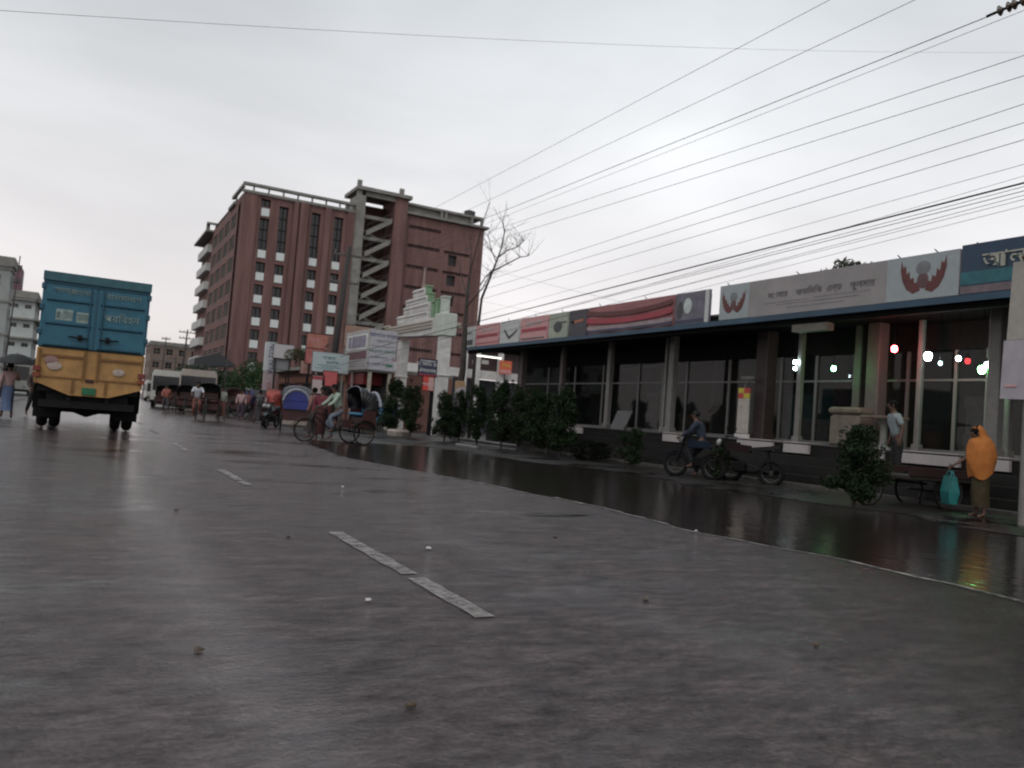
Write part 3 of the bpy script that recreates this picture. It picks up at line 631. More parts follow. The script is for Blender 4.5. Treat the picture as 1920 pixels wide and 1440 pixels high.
for u0, u1, z in ((.24, .45, .28), (.3, .66, .22), (.47, .7, .3), (.35, .6, .13)): on(o, u0, u1, z, z + .025, hw, inkg, 'small_print', d=.003)
o, hw, h = sgn('signboard', 'dark blue to teal board with large white lettering at the near end', 1801, 2100, mat('deep_blue_board', (.012, .035, .07), .45, var=.2), ztop=5.0)
on(o, 0, 1, .18, .42, hw, mat('teal_print', (.015, .10, .12), .5), d=.004); on(o, 0, 1, .01, .15, hw, mat('dusky_pink', (.13, .10, .11), .6), d=.005)
text('আলোঘর', .42, mat('cream_letters', (.30, .30, .25), .5), o, (-.04, aX(1846, 500, CX).y - o.location.y, .58), WX, depth=.01, sx=1.0, align='LEFT')

# lamps hanging under the canopy
def lamp(px, py, col, label, r=.055, X=15.6, e_=60):
    r *= 1.25; p = aX(px, py, X); o = thing('lamp', label, 'lamp', tuple(p), group='coloured lamps under the canopy')
    MB().ell((0, 0, 0), (r, r, r * 1.25), 14, 10).build('bulb', mat('glow_%s' % '_'.join(str(int(c * 100)) for c in col), col, .3, emit=e_ * 4.5), o, smooth=True)
    MB().tube([(0, 0, r), (0, 0, r + .09)], [r * .5, r * .4], 10).build('socket', blackm, o)
    MB().tube([(0, 0, r + .09), (0, 0, 3.98 - p.z)], .006, 5).build('cord', blackm, o)
lamp(1491, 679, (.75, .95, 1), 'white lamp hanging left of the green one, upper of a close pair', .035, e_=14); lamp(1491, 691, (.75, .95, 1), 'white lamp, lower of the close pair left of the first green lamp', .03, X=15.9, e_=14)
lamp(1563, 691, (.15, 1, .25), 'single green lamp between the first white pair and the red lamp', .042, e_=14); lamp(1677, 654, (1, .06, .07), 'red lamp under the canopy', .05, e_=18)
lamp(1740, 668, (1, .95, 1), 'brightest white lamp, next right of the red lamp', .06, e_=16); lamp(1763, 681, (.5, .8, .75), 'small dim lamp hanging between two white lamps', .03, e_=2)
lamp(1797, 672, (.8, .9, 1), 'small white lamp left of the near green and white pair', .035, e_=12); lamp(1841, 693, (.2, 1, .25), 'green lamp nearest the white post at the near end', .055, e_=16); lamp(1851, 684, (.75, .95, 1), 'white lamp beside the near green lamp', .04, e_=14, X=15.7)

# stand with red and yellow squares on the porch
p = aX(1390, 832, 15.7); st_ = thing('poster_stand', 'white poster stand topped with red and yellow squares on the porch', 'stand', (15.7, p.y, 1.033))
wd = .2; MB().box(-.04, .04, -.24, .24, 0, .13).build('base', whitew, st_); MB().box(-.02, .02, -wd, wd, .15, 1.08).build('panel', mat('cream_board', (.40, .36, .32), .6), st_)
yl = mat('yellow_print', (.5, .42, .05), .5); rd = mat('red_print', (.45, .05, .04), .5)
for i in range(2):
    for j in range(2): MB().box(-.024, .016, wd - i * wd - wd, wd - i * wd, 1.083 + j * .14, 1.083 + (j + 1) * .14).build('colour_square', yl if (i + j) % 2 else rd, st_)
MB().box(-.015, .015, -.3, .15, 1.6, 1.68).tube([(0, 0, 1.36), (0, -.05, 1.62)], .015, 6).build('top_bar', conc, st_)
# slanted board leaning near the columns
p = aX(1160, 808, 15.6); ez = thing('leaning_board', 'dark grey board leaning on the porch beside a pale post', 'board', (15.6, p.y, 1.033))
MB().loft([[(-.1, -.42, 0), (-.06, -.42, 0), (-.06, .36, 0), (-.1, .36, 0)], [(.12, -.5, .62), (.16, -.5, .62), (.16, .3, .62), (.12, .3, .62)]]).build('panel', mat('dull_board', (.075, .072, .075), .5), ez)
MB().tube([(.14, -.1, .6), (.5, -.1, 0)], .015, 6).build('prop', blackm, ez)
# carved beige box and white pedestal table on the porch
p = aX(1602, 830, 16.0); bx_ = thing('display_chest', 'beige draped chest on the porch behind the near shrub', 'chest', (16.0, p.y + .1, 1.033))
bc = mat('beige_cloth', (.15, .125, .10), .8)
MB().bev(-.3, .3, -.42, .42, 0, .75, .06).build('body', bc, bx_); MB().bev(-.33, .33, -.45, .45, .753, .92, .05).build('lid', bc, bx_)
p = aX(1655, 845, 15.8); tb2 = thing('pedestal_table', 'small table with a white pedestal leg left of the man in a pale shirt', 'table', (15.8, p.y, 1.033))
MB().bev(-.3, .3, -.4, .4, .68, .74, .01).build('tabletop', mat('tabletop_wood', (.14, .09, .08), .5), tb2); MB().tube([(0, 0, 0), (0, 0, .1), (0, 0, .55), (0, 0, .68)], [.16, .08, .07, .18], 14).build('leg', postm, tb2)

# ================================================================== LOW BUILDINGS AND THE GATE
sd_ = thing('side_arcade', 'brick arcade with a white beam seen through and beside the gateway', 'building', (28, 52, 0))
def sdb(mb, n, m_): mb.v = [(x - 28, y - 52, z) for x, y, z in mb.v]; return mb.build(n, m_, sd_)
za = aY(800, 690, 52).z; xa, xb = aY(745, 690, 52).x, aY(985, 700, 52).x
zt = aY(900, 655, 52).z
sdb(MB().box(xa, xb, 52, 52.5, za - .35, za + .25), 'beam', whitew)
sdb(MB().box(xa, xb + 14, 53.5, 54, 0, za - .36), 'rear_wall', mat('gloomy_wall', (.035, .035, .045), .7))
for px in (868, 892, 935): x = aY(px, 700, 52).x; sdb(MB().box(x - .18, x + .18, 51.7, 51.98, 0, za + 1.6), 'pillar', whitew)
xm = aY(884, 690, 52).x
sdb(MB().box(xm, xb, 52.6, 53, za + .26, za + 1.75), 'upper_wall', mat('plum_wall', (.055, .032, .035), .8)); sdb(MB().box(xm, xb, 51.8, 53.2, za + 1.9, za + 2.0), 'upper_roof', conc)
q = aY(918, 678, 51.6); tl = thing('tube_light', 'lit fluorescent tube under the eaves beyond the canopy end', 'lamp', tuple(aY(915, 669, 51.6)))
MB().tube([(-1.1, 0, 0), (1.1, 0, -.02)], .04, 8).build('tube', mat('tube_glow', (1, .92, .85), .3, emit=2.2), tl); MB().box(-1.1, 1.1, -.03, .03, .045, .10).build('fitting', whitep, tl)
for px in (893, 910): 
    c = aY(px, 679, 52.55); wl_ = MB().box(c.x - .28, c.x + .28, 52.56, 52.6, c.z - .14, c.z + .14); sdb(wl_, 'clerestory_window', mat('bright_window', (.55, .52, .5), .3))
c = aY(948, 689, 51.4); po = thing('red_poster', 'red and orange poster board under the far end of the canopy', 'poster', tuple(c))
MB().box(-.5, .5, 0, .05, -.48, .48).build('panel', mat('poster_red', (.45, .06, .04), .5, col2=(.6, .15, .06), scale=3), po); text('ঔষধ', .34, yl, po, (0, -.006, .12), (1, 0, 0)); MB().box(-.48, .48, -.004, -.001, -.4, -.2).build('printed_band', pinkb, po)
MB().box(-.03, .03, .05, .1, -c.z, .4).build('post', blackm, po)
# blue door under the gateway
c = aY(792, 775, 47); d_ = thing('blue_door', 'blue sheet door standing inside the gateway', 'door', (c.x, 47, 0))
MB().box(-.9, .9, 0, .08, 0, 2.7).build('door_leaf', mat('blue_paint', (.02, .06, .18), .5, col2=(.015, .04, .12), scale=1.2), d_); MB().box(-1.0, -.905, -.03, .1, 0, 2.8).box(.905, 1.2, -.03, .1, 0, 2.8).box(-.9, .9, -.03, .1, 2.703, 2.8).build('door_frame', conc, d_)
# gate
gt = thing('gateway', 'white stepped concrete gateway with green trim and two square pillars', 'gate', (16, 40, 0))
def gb(mb, n, m_, **k): mb.v = [(x - 16, y - 40, z) for x, y, z in mb.v]; return mb.build(n, m_, gt, **k)
GX = 16.0
yl_, yr = aX(748, 690, GX).y, aX(824, 690, GX).y
for y in (yl_, yr):
    c = MB(); c.bev(GX - .1, GX + .42, y - .3, y + .3, 0, 5.2, .02); c.bev(GX - .15, GX + .47, y - .35, y + .35, 3.05, 3.13, .015); gb(c, 'pillar', whitew)
ya, yb = aX(735, 610, GX).y, aX(822, 590, GX).y
bt = MB(); bt.loft([[(GX - .25, ya, 5.45), (GX + .5, ya, 5.45), (GX + .5, ya, 6.0), (GX - .25, ya, 6.0)], [(GX - .25, yb, 5.15), (GX + .5, yb, 5.15), (GX + .5, yb, 6.1), (GX - .25, yb, 6.1)]])
gb(bt, 'beam', whitew)
cream = mat('cream_trim', (.36, .32, .26), .7)
for k in range(3): gb(MB().box(GX - .33, GX - .253, yb + .1, ya + .1 * k, 5.55 + k * .17, 5.62 + k * .17), 'moulding', cream)
gb(MB().tube([(GX - .3, ya - .5, 5.5), (GX - .3, ya + .6, 5.5)], .08, 8), 'moulding', cream); gb(MB().tube([(GX - .3, ya - .5, 6.05), (GX - .3, ya + .45, 6.05)], .08, 8), 'moulding', cream)
for a, b_, z0, z1 in ((750, 806, 6.1, 6.6), (761, 806, 6.6, 7.05), (764, 802, 7.05, 7.45), (776, 797, 7.45, 7.9)):
    y0_, y1_ = aX(a, 570, GX).y, aX(b_, 570, GX).y
    c = MB(); c.bev(GX - .1, GX + .28, y1_, y0_, z0 + .002, z1, .03); c.bev(GX - .16, GX + .32, y1_ + .05, y0_ - .05, z1 - .16, z1 - .08, .01); gb(c, 'stepped_tier', whitew)
y_ = aX(791, 540, GX).y; gb(MB().tube([(GX + .1, y_, 7.85), (GX + .1, y_, 8.2), (GX + .1, y_, 8.9), (GX + .1, y_, 9.1)], [.12, .07, .05, .10], 10), 'finial', mat('rose_finial', (.24, .17, .16), .7))
gtrim = mat('green_trim', (.16, .26, .15), .7, var=.2); pgreen = mat('pale_green', (.42, .45, .41), .75, var=.1)
for px, w2, z0, z1, m_ in ((802, .10, 6.6, 7.5, gtrim), (797, .08, 7.5, 7.95, gtrim), (812, .12, 6.2, 6.95, gtrim), (819, .14, 6.15, 7.05, gtrim), (830, .18, 6.3, 7.1, pgreen)):
    y = aX(px, 560, GX).y; c = MB(); c.bev(GX - .02, GX + .32, y - w2 - .1, y + w2, z0, z1, .02); c.bev(GX - .05, GX + .36, y - w2 - .14, y + w2 + .04, z1 + .002, z1 + .09, .015); gb(c, 'turret', m_)
gb(MB().bev(GX - .2, GX + .62, yb - 1.1, yb - .003, 5.1, 6.28, .04), 'capital', pgreen)
gb(MB().bev(GX + .1, GX + 1.1, yb - .6, yb - .3, 5.62, 5.9, .04), 'bracket', cream)
# small signs at the gate
def board(name, label, c, wd, ht, m_, cat='sign', face='Y', th=.04, post=None, tilt=0., group=None, col_post=None):
    o = thing(name, label, cat, tuple(c), group=group)
    if face == 'Y': MB().box(-wd / 2, wd / 2, 0, th, -ht / 2, ht / 2).build('board', m_, o)
    else: MB().box(0, th, -wd / 2, wd / 2, -ht / 2, ht / 2).build('board', m_, o)
    fm = MB(); b_ = .03
    if face == 'Y':
        for z in (-ht / 2 - b_, ht / 2): fm.box(-wd / 2 - b_, wd / 2 + b_, -.01, th, z, z + b_)
        for x in (-wd / 2 - b_, wd / 2): fm.box(x, x + b_, -.009, th - .001, -ht / 2, ht / 2)
    else:
        for z in (-ht / 2 - b_, ht / 2): fm.box(-.01, th, -wd / 2 - b_, wd / 2 + b_, z, z + b_)
        for y in (-wd / 2 - b_, wd / 2): fm.box(-.009, th - .001, y, y + b_, -ht / 2, ht / 2)
    fm.build('frame', col_post or blackm, o)
    if post:
        pm = MB()
        for u in post:
            if face == 'Y': pm.box(u - .04, u + .04, th + .002, th + .08, -c[2], ht / 2)
            else: pm.box(th + .002, th + .08, u - .04, u + .04, -c[2], ht / 2)
        pm.build('post', col_post or blackm, o)
    o.rotation_euler = (tilt if face == 'X' else 0, -tilt if face == 'Y' else 0, 0)
    return o
white_l = mat('white_letters', (.6, .62, .6), .5, var=.05); navyl = mat('navy_letters', (.05, .05, .13), .5); greenl = mat('green_letters', (.05, .16, .10), .5); teall = mat('teal_letters', (.06, .16, .18), .5)
c = aY(802, 690, 36); o = board('signboard', 'navy board with white Bengali writing between the gate pillars', c, .92, .82, navy, post=[.4])
text('হোমিও হল', .25, white_l, o, (0, -.004, .18), (1, 0, 0)); text('ঔষধালয়', .24, white_l, o, (0, -.004, -.14), (1, 0, 0)); MB().box(-.45, .45, -.004, -.001, -.38, -.3).build('printed_band', redb, o); MB().box(-.4, .4, -.004, -.001, .33, .36).build('printed_band', white_l, o)
c = aY(803, 719, 35.9); o = board('signboard', 'red and white placard below the navy board', c, .58, .68, mat('bright_red_board', (.55, .07, .05), .5), post=[.2])
MB().box(.02, .28, -.006, -.001, -.32, .3).build('printed_panel', mat('pink_white_print', (.5, .32, .3), .6), o); text('সেবা', .2, white_l, o, (-.12, -.01, -.05), (1, 0, 0))
c = aX(884, 735, 12); 
# ------- shop cluster left of the gate
K_ = thing('corner_shop', 'corner shop with dark open front under big pale text boards', 'building', (13.6, 42, 0))
def kb_(mb, n, m_, **k): mb.v = [(x - 13.6, y - 42, z) for x, y, z in mb.v]; return mb.build(n, m_, K_, **k)
ycn = aX(693, 650, 13).y; yfar = aX(650, 660, 13).y; zbt = aX(693, 692, 13).z; ztp = aX(693, 617, 13).z
xr_ = aY(743, 650, ycn).x
kb_(MB().box(13.02, xr_ - .02, ycn + .02, yfar + 4, zbt - .1, zbt + .12), 'roof_slab', conc)
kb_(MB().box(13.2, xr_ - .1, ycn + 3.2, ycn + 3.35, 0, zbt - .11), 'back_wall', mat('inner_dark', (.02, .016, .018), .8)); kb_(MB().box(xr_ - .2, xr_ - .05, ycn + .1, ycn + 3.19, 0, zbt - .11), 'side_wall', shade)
kb_(MB().box(13.1, xr_ - .25, ycn + .3, ycn + 3.1, .9, 1.0).box(13.15, xr_ - .3, ycn + .35, ycn + .4, 0, .89), 'counter', conc_d)
for px, m_ in ((694, mat('cream_post', (.32, .29, .24), .7)), (731, MATS['cream_post'])):
    c = aY(px, 700, ycn + .08); kb_(MB().box(c.x - .08, c.x + .08, ycn + .05, ycn + .2, 0, zbt - .11), 'post', m_)
c = aX(658, 720, 13.05); kb_(MB().box(13.06, 13.14, c.y - .07, c.y + .07, 0, zbt - .11), 'striped_post', mat('striped_pink', (.35, .2, .2), .6, col2=(.5, .42, .4), scale=8))
kb_(MB().box(13.2, 14.9, ycn + 1.2, yfar - .2, zbt - .75, zbt - .12), 'awning', mat('red_awning', (.16, .012, .012), .6))
# boards on it
bw = yfar - ycn; hz = ztp - zbt
bd = thing('signboard', 'grey board with white framed picture and plum band on the corner shop', 'sign', (12.96, (ycn + yfar) / 2, zbt), group='boards on the corner shop')
MB().box(-.04, .03, -bw / 2, bw / 2, 0, hz).build('board', mat('board_pale', (.33, .32, .31), .6, var=.12), bd)
MB().box(-.05, -.041, -bw / 2 + .2, bw / 2 - .3, hz * .52, hz * .9).build('frame', white_l, bd)
MB().box(-.06, -.051, -bw / 2 + .35, bw / 2 - 1.2, hz * .56, hz * .86).build('picture', mat('mauve_print', (.10, .09, .15), .6, col2=(.3, .28, .33), scale=4), bd)
MB().box(-.06, -.051, bw / 2 - 1.1, bw / 2 - .5, hz * .56, hz * .86).build('picture', mat('mauve_print', (.1, .1, .1)), bd)
MB().box(-.05, -.041, -bw / 2 + .2, bw / 2 - .3, hz * .27, hz * .46).build('printed_band', mat('plum_print', (.11, .05, .065), .6), bd)
for q in (.08, .14, .2): MB().box(-.047, -.041, -bw / 2 + .3, bw / 2 - .5, hz * q, hz * q + .04).build('small_print', inkg, bd)
bwx = xr_ - 13.0
bd = thing('signboard', 'tall pale board with rows of blue and green Bengali lines facing the traffic', 'sign', (13 + bwx / 2, ycn - .03, zbt), group='boards on the corner shop')
MB().box(-bwx / 2, bwx / 2, -.03, .04, -.0, hz).build('board', mat('board_lilac', (.36, .36, .39), .6, var=.06), bd)
text('আইসিএম ফার্মেসি', .24, navyl, bd, (.05, -.034, hz * .86), (1, 0, 0), sx=.9); text('ডাক্তার বাড়ি', .16, inkg, bd, (0, -.034, hz * .72), (1, 0, 0)); text('আধুনিক চিকিৎসা', .2, greenl, bd, (0, -.034, hz * .46), (1, 0, 0), sx=1.05); text('মোবাইল ফোন', .15, navyl, bd, (-.2, -.034, hz * .31), (1, 0, 0)); text('সেবা', .16, redb, bd, (.65, -.034, hz * .28), (1, 0, 0)); text('যোগাযোগ', .2, navyl, bd, (-.35, -.034, hz * .14), (1, 0, 0), sx=1.1)
MB().box(.2, bwx / 2 - .15, -.036, -.031, hz * .10, hz * .17).build('printed_band', greenl, bd); MB().box(-bwx / 2 + .1, bwx / 2 - .1, -.034, -.031, hz * .58, hz * .6).build('printed_band', inkg, bd)
# roof pieces behind
c = aY(672, 632, 46); o = board('signboard', 'weathered orange and grey board behind the utility pole', c, 1.7, 1.3, mat('orange_peeling', (.30, .13, .09), .7, col2=(.27, .25, .21), scale=1.6), tilt=.0, post=[-.5, .5])
# blue-white tilted sign
c = aY(620, 680, 42); o = board('signboard', 'pale blue painted sign tilted over the low shop roof', c, 1.95, 1.02, mat('sky_board', (.36, .42, .43), .5, var=.06), post=[-.7, .7], tilt=-.0, col_post=conc)
text('শাপলা', .26, teall, o, (-.1, -.004, .22), (1, 0, 0)); text('ক্লিনিক', .2, teall, o, (.1, -.004, -.02), (1, 0, 0))
for z, a, b_ in ((-.18, -.7, .4), (-.27, -.5, .6), (-.36, -.8, .2)): MB().box(a, b_, -.004, -.001, z, z + .03).build('small_print', teall, o)
c = aY(603, 641, 47); o = board('signboard', 'orange red painted board standing above the pale blue sign', c, 1.75, .85, mat('orange_board', (.30, .07, .045), .6, col2=(.38, .2, .165), scale=2.5), post=[-.6, .6])
text('ঢাকা', .4, pinkb, o, (-.35, -.004, .05), (1, 0, 0))
c = aY(590, 668, 47); o = board('signboard', 'faded red board behind the pale blue sign, lower left', c, 1.1, .9, mat('faded_red_board', (.28, .05, .05), .6, col2=(.42, .18, .16), scale=3), post=[0])
c = aY(577, 689, 47.5); o = board('signboard', 'cream and red placard at the left of the pale blue sign', c, .85, .75, mat('cream_red_board', (.42, .3, .26), .6, col2=(.3, .14, .12), scale=2.5), post=[0])
# vertical sign with column lettering
c = aY(507, 690, 56); o = thing('vertical_sign', 'tall narrow white sign with dark letters running down it', 'sign', (c.x, 56, 0))
ztp2 = aY(510, 642, 56).z; zb2 = aY(503, 695, 56).z; zg = .2
MB().box(-.42, .42, 0, .35, zb2, ztp2).build('board', mat('sign_white', (.42, .44, .45), .5, var=.06), o)
MB().box(-.38, .38, .02, .33, zg, zb2 - .003).build('lower_panel', mat('sign_pink', (.33, .26, .27), .5), o)
MB().box(-.3, .3, .05, .3, 0, zg).build('base', conc, o)
hh = ztp2 - zb2
text('WALTON', .50, navyl, o, (0.02, -.006, (ztp2 + zb2) / 2 - .12), (0, 0, 1), (-1, 0, 0), sx=.95)
text('PLAZA', .4, redb, o, (0, .014, (zb2 + zg) / 2 + .3), (0, 0, 1), (-1, 0, 0), sx=.7)
c = aY(532, 659, 55.5); o = board('signboard', 'blank pale grey board, upper of two right of the vertical sign', c, 1.35, .95, mat('blank_grey', (.38, .36, .37), .5, var=.1), post=[-.5, .5])
c = aY(528, 679, 55.7); o = board('signboard', 'darker blank grey board, lower of two right of the vertical sign', c, 1.1, 1.05, mat('blank_dark_grey', (.19, .19, .2), .5, var=.15), post=[-.4, .4])
# low shop behind the rickshaws
L_ = thing('low_shop', 'low flat-roofed shop with dark shutters behind the parked rickshaws', 'building', (15, 50, 0))
def lb(mb, n, m_, **k): mb.v = [(x - 15, y - 50, z) for x, y, z in mb.v]; return mb.build(n, m_, L_, **k)
XW = 13.4; yA, yB = aX(520, 720, XW).y, aX(652, 720, XW).y; zr = aX(560, 694, 12.6).z
lb(MB().box(12.5, 20, yB + .2, yA, zr, zr + .2), 'roof_slab', conc)
wl = MB(); opn = []
n = 5
for k in range(n): a = yB + .4 + (yA - yB - .6) * k / n; opn.append((a + .3, a + (yA - yB - .6) / n - .3, .25, 2.5))
skin_wall(wl, yB + .2, yA, 0, zr - .003, XW, opn, .3, axis='X'); wl.quad((XW, yB + .2, 0), (20, yB + .2, 0), (20, yB + .2, zr - .003), (XW, yB + .2, zr - .003)); wl.quad((XW, yA, 0), (20, yA, 0), (20, yA, zr - .003), (XW, yA, zr - .003))
lb(wl, 'wall', mat('rusty_wall', (.12, .05, .04), .8, col2=(.19, .10, .08), scale=.8))
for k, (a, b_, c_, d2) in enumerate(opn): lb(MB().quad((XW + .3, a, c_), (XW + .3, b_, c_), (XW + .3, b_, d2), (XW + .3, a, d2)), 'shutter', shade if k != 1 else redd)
lb(MB().box(XW - .1, XW - .004, yB + .3, yA - 1, 2.6, 2.95), 'signboard_strip', mat('rust_strip', (.25, .09, .05), .7))
c = aY(619, 710, 40.5); o = board('signboard', 'plain red square placard hanging under the pale blue sign', c, .72, .75, mat('rose_board', (.42, .09, .09), .6, var=.12), post=[.3])
c = aY(596, 721, 40.5); o = board('signboard', 'pinkish white placard beside the plain red square placard', c, .6, .9, mat('pink_placard', (.42, .33, .33), .6, var=.1), post=[-.2])
MB().box(-.3, .3, -.006, -.001, .25, .42).build('printed_band', redb, o)

# ================================================================== TRUCK
T_ = thing('covered_truck', 'blue and yellow covered lorry seen from behind with a green number plate', 'truck', (.19, 22.2, 0))
blue = mat('truck_blue', (.012, .078, .122), .5, col2=(.018, .115, .172), scale=2.4, bump=.05); blue_d = mat('truck_blue_rib', (.008, .06, .095), .6, var=.2)
yel = mat('truck_yellow', (.22, .12, .042), .65, col2=(.40, .22, .07), scale=2.6, bump=.05); yel_d = mat('truck_ochre', (.15, .07, .018), .7, var=.2)
hwT = 1.18; zB, zM, zT = 1.10, 1.98, 3.80
Lb = 5.6
MB().bev(-hwT, hwT, .06, Lb, zM + .002, zT, .03).build('cargo_box', blue, T_); MB().bev(-hwT, hwT, .06, Lb, zB, zM, .02).build('lower_body', yel, T_)
def pnl(x0, x1, z0, z1, d, m_, nm, y=.06): return MB().box(x0, x1, y - d, y - .002, z0, z1).build(nm, m_, T_)
pnl(-hwT - .01, hwT + .01, zT - .20, zT + .01, .09, mat('truck_blue_header', (.022, .085, .105), .6), 'header')
pnl(-hwT + .02, hwT - .02, zT - .28, zT - .203, .05, blue_d, 'gutter')
for s in (-1, 1):
    dr = MB(); xa_, xb_ = (-1.13, -.03) if s < 0 else (.03, 1.13)
    dr.box(xa_, xb_, .02, .055, zM + .03, zT - .29); dr.build('rear_door', blue, T_)
    rbm = MB()
    for z in (zM + .03, zM + .55, zM + 1.12):
        rbm.loft([[(xa_ + .06, .018, z + .0), (xa_ + .06, -.02, z + .03), (xa_ + .06, -.02, z + .06), (xa_ + .06, .018, z + .09)], [(xb_ - .06, .018, z), (xb_ - .06, -.02, z + .03), (xb_ - .06, -.02, z + .06), (xb_ - .06, .018, z + .09)]])
    rbm.build('door_ribs', blue_d, T_)
    MB().tube([(s * .14, -.02, zM + .05), (s * .14, -.02, zT - .3)], .018, 8).build('lock_rod', blue_d, T_)
    hd = MB(); hd.tube([(s * .12, -.05, zM + .28), (s * .55, -.05, zM + .30)], .022, 6); hd.box(s * .3 - .05, s * .3 + .05, -.045, -.0, zM + .22, zM + .36); hd.build('door_handle', blackm, T_)
    for z in (zM + .3, zM + .9, zM + 1.4): MB().bev(s * 1.16 - .05, s * 1.16 + .05, .0, .1, z, z + .14, .015).build('hinge', blue_d, T_)
MB().box(-.13, .13, .022, .05, zM + .03, zT - .3).build('door_seam', blue_d, T_)
cr = mat('faded_cream_letters', (.17, .24, .23), .6, var=.2, scale=8)
for body, x, z, s_, sx in (('সমগ্র', -.72, 3.38, .17, 1.0), ('বাংলা', -.36, 3.37, .17, 1.0), ('বাংলাদেশ', .58, 3.36, .18, 1.15), ('৫ টন', -.68, 2.80, .24, .8), ('ঢাকা', -.28, 2.78, .22, .6), ('পরিবহন', .58, 2.82, .24, 1.0)):
    text(body, s_, cr, T_, (x, .008, z), (1, 0, 0), sx=sx, depth=.008)
for x0, x1, z0, z1 in ((-.86, -.50, 2.66, 2.93), (-.42, -.13, 2.64, 2.90)): pnl(x0, x1, z0, z1, .045, mat('worn_letter_block', (.19, .25, .23), .6, var=.25, scale=6), 'letter_block')
# yellow lower doors
for s in (-1, 1):
    x0, x1 = sorted((s * .12, s * 1.13)); dr = MB(); dr.box(x0, x1, .025, .055, zB + .12, zM - .03); dr.build('lower_door', yel, T_)
    rbm = MB()
    for z in (zB + .13, zM - .22): rbm.box(x0 + .05, x1 - .02, -.005, .023, z, z + .06)
    rbm.box(x0, x0 + .05, -.005, .023, zB + .13, zM - .05); rbm.build('lower_door_ribs', yel_d, T_)
    pnl(*sorted((s * .16 - .02, s * .16 + .02)), zB + .1, zM, .07, yel_d, 'lower_lock_rod')
tail = MB(); pts = [(-1.16, zB + .14), (1.16, zB + .14), (1.16, zB - .0), (.45, zB - .24), (-.42, zB - .24), (-1.1, zB + .02)]
tail.loft([[(x, .04, z) for x, z in pts], [(x, .0, z) for x, z in pts]]); tail.build('tail_skirt', yel, T_)
for s in (-1, 1): MB().box(s * .36 - .03, s * .36 + .03, -.03, -.002, zB - .18, zB + .18).build('tail_bracket', yel_d, T_)
MB().bev(-.15, .15, -.04, -.004, zB - .21, zB - .03, .01).build('number_plate', mat('plate_green', (.008, .10, .045), .5), T_)
MB().bev(-.1, .1, -.03, -.003, zB + .1, zB + .18, .01).build('door_latch', redd, T_)
for s, x, z, rr_ in ((-1, -.86, zM - .30, .12), (-1, -.78, zM - .43, .13), (1, .62, zM - .48, .11)):
    MB().ell((x, -.004, z), (rr_ * 1.25, .006, rr_ * .8), 14, 8).build('sticker', mat('sticker_mauve' if z > zM - .35 else 'sticker_pale', (.22, .13, .12) if z > zM - .35 else (.33, .27, .23), .5, var=.3, scale=12), T_)
for s in (-1, 1):
    tl_ = MB(); tl_.bev(s * 1.14 - .08, s * 1.14 + .08, -.06, -.0, zB + .30, zB + .42, .01).build('tail_light', mat('tail_light_red', (.12, .01, .008), .25), T_); MB().bev(s * 1.14 - .08, s * 1.14 + .08, -.06, -.0, zB + .15, zB + .26, .01).build('indicator_light', mat('indicator_orange', (.15, .03, .01), .3), T_)
ch = MB()
for s in (-1, 1): ch.box(s * .42 - .05, s * .42 + .05, .1, 7.4, .72, .92)
for y in (.15, 1.1, 2.4, 4.2): ch.box(-1.1, 1.1, y, y + .12, .93, 1.08)
ch.box(-1.05, 1.05, .12, .2, .55, .72); ch.box(-.9, .9, .25, .32, .72, .93)
ch.build('chassis', blackm, T_)
MB().box(-1.18, 1.18, .4, .44, .5, 1.09).build('rear_valance', mat('oily_black', (.005, .005, .005), .95, spec=.1), T_)
for s in (-1, 1): MB().box(s * .9 - .27, s * .9 + .27, .75, .78, .28, 1.0).build('mudflap', rubber, T_)
MB().tube([(-.85, 1.6, .5), (-.3, 1.6, .5), (0, 1.6, .5), (.3, 1.6, .5), (.85, 1.6, .5)], [.09, .09, .2, .09, .09], 12).build('rear_axle', blackm, T_, smooth=True)
for x in (-.98, -.70, .70, .98):
    wl = MB().torus((x, 1.6, .5), (1, 0, 0), .37, .13, 30, 10).build('wheel', rubber, T_, smooth=True); MB().tube([(x - .08, 1.6, .5), (x + .08, 1.6, .5)], .27, 18).build('rim', conc_d, wl)
for x in (-.88, .88):
    wl = MB().torus((x, 6.3, .5), (1, 0, 0), .37, .13, 30, 10).build('wheel', rubber, T_, smooth=True); MB().tube([(x - .1, 6.3, .5), (x + .1, 6.3, .5)], .26, 18).build('rim', conc_d, wl)
cb = MB(); cb.loft([[(-1.05, 5.75, .8), (1.05, 5.75, .8), (1.05, 5.75, 2.5), (-1.05, 5.75, 2.5)], [(-1.1, 6.6, .7), (1.1, 6.6, .7), (1.1, 6.6, 2.6), (-1.1, 6.6, 2.6)], [(-1.05, 7.5, .7), (1.05, 7.5, .7), (1.0, 7.15, 2.5), (-1.0, 7.15, 2.5)]]); cb.build('cab', yel, T_)
wn = MB()
for s in (-1, 1): wn.box(s * 1.09, s * 1.115, 6.0, 6.9, 1.7, 2.3)
wn.build('cab_window', glassd, T_)
for s in (-1, 1): MB().bev(s * 1.3 - .1, s * 1.3 + .1, 7.2, 7.25, 1.7, 2.1, .02).tube([(s * 1.05, 7.2, 2.0), (s * 1.3, 7.22, 2.0)], .012, 6).build('mirror', blackm, T_)

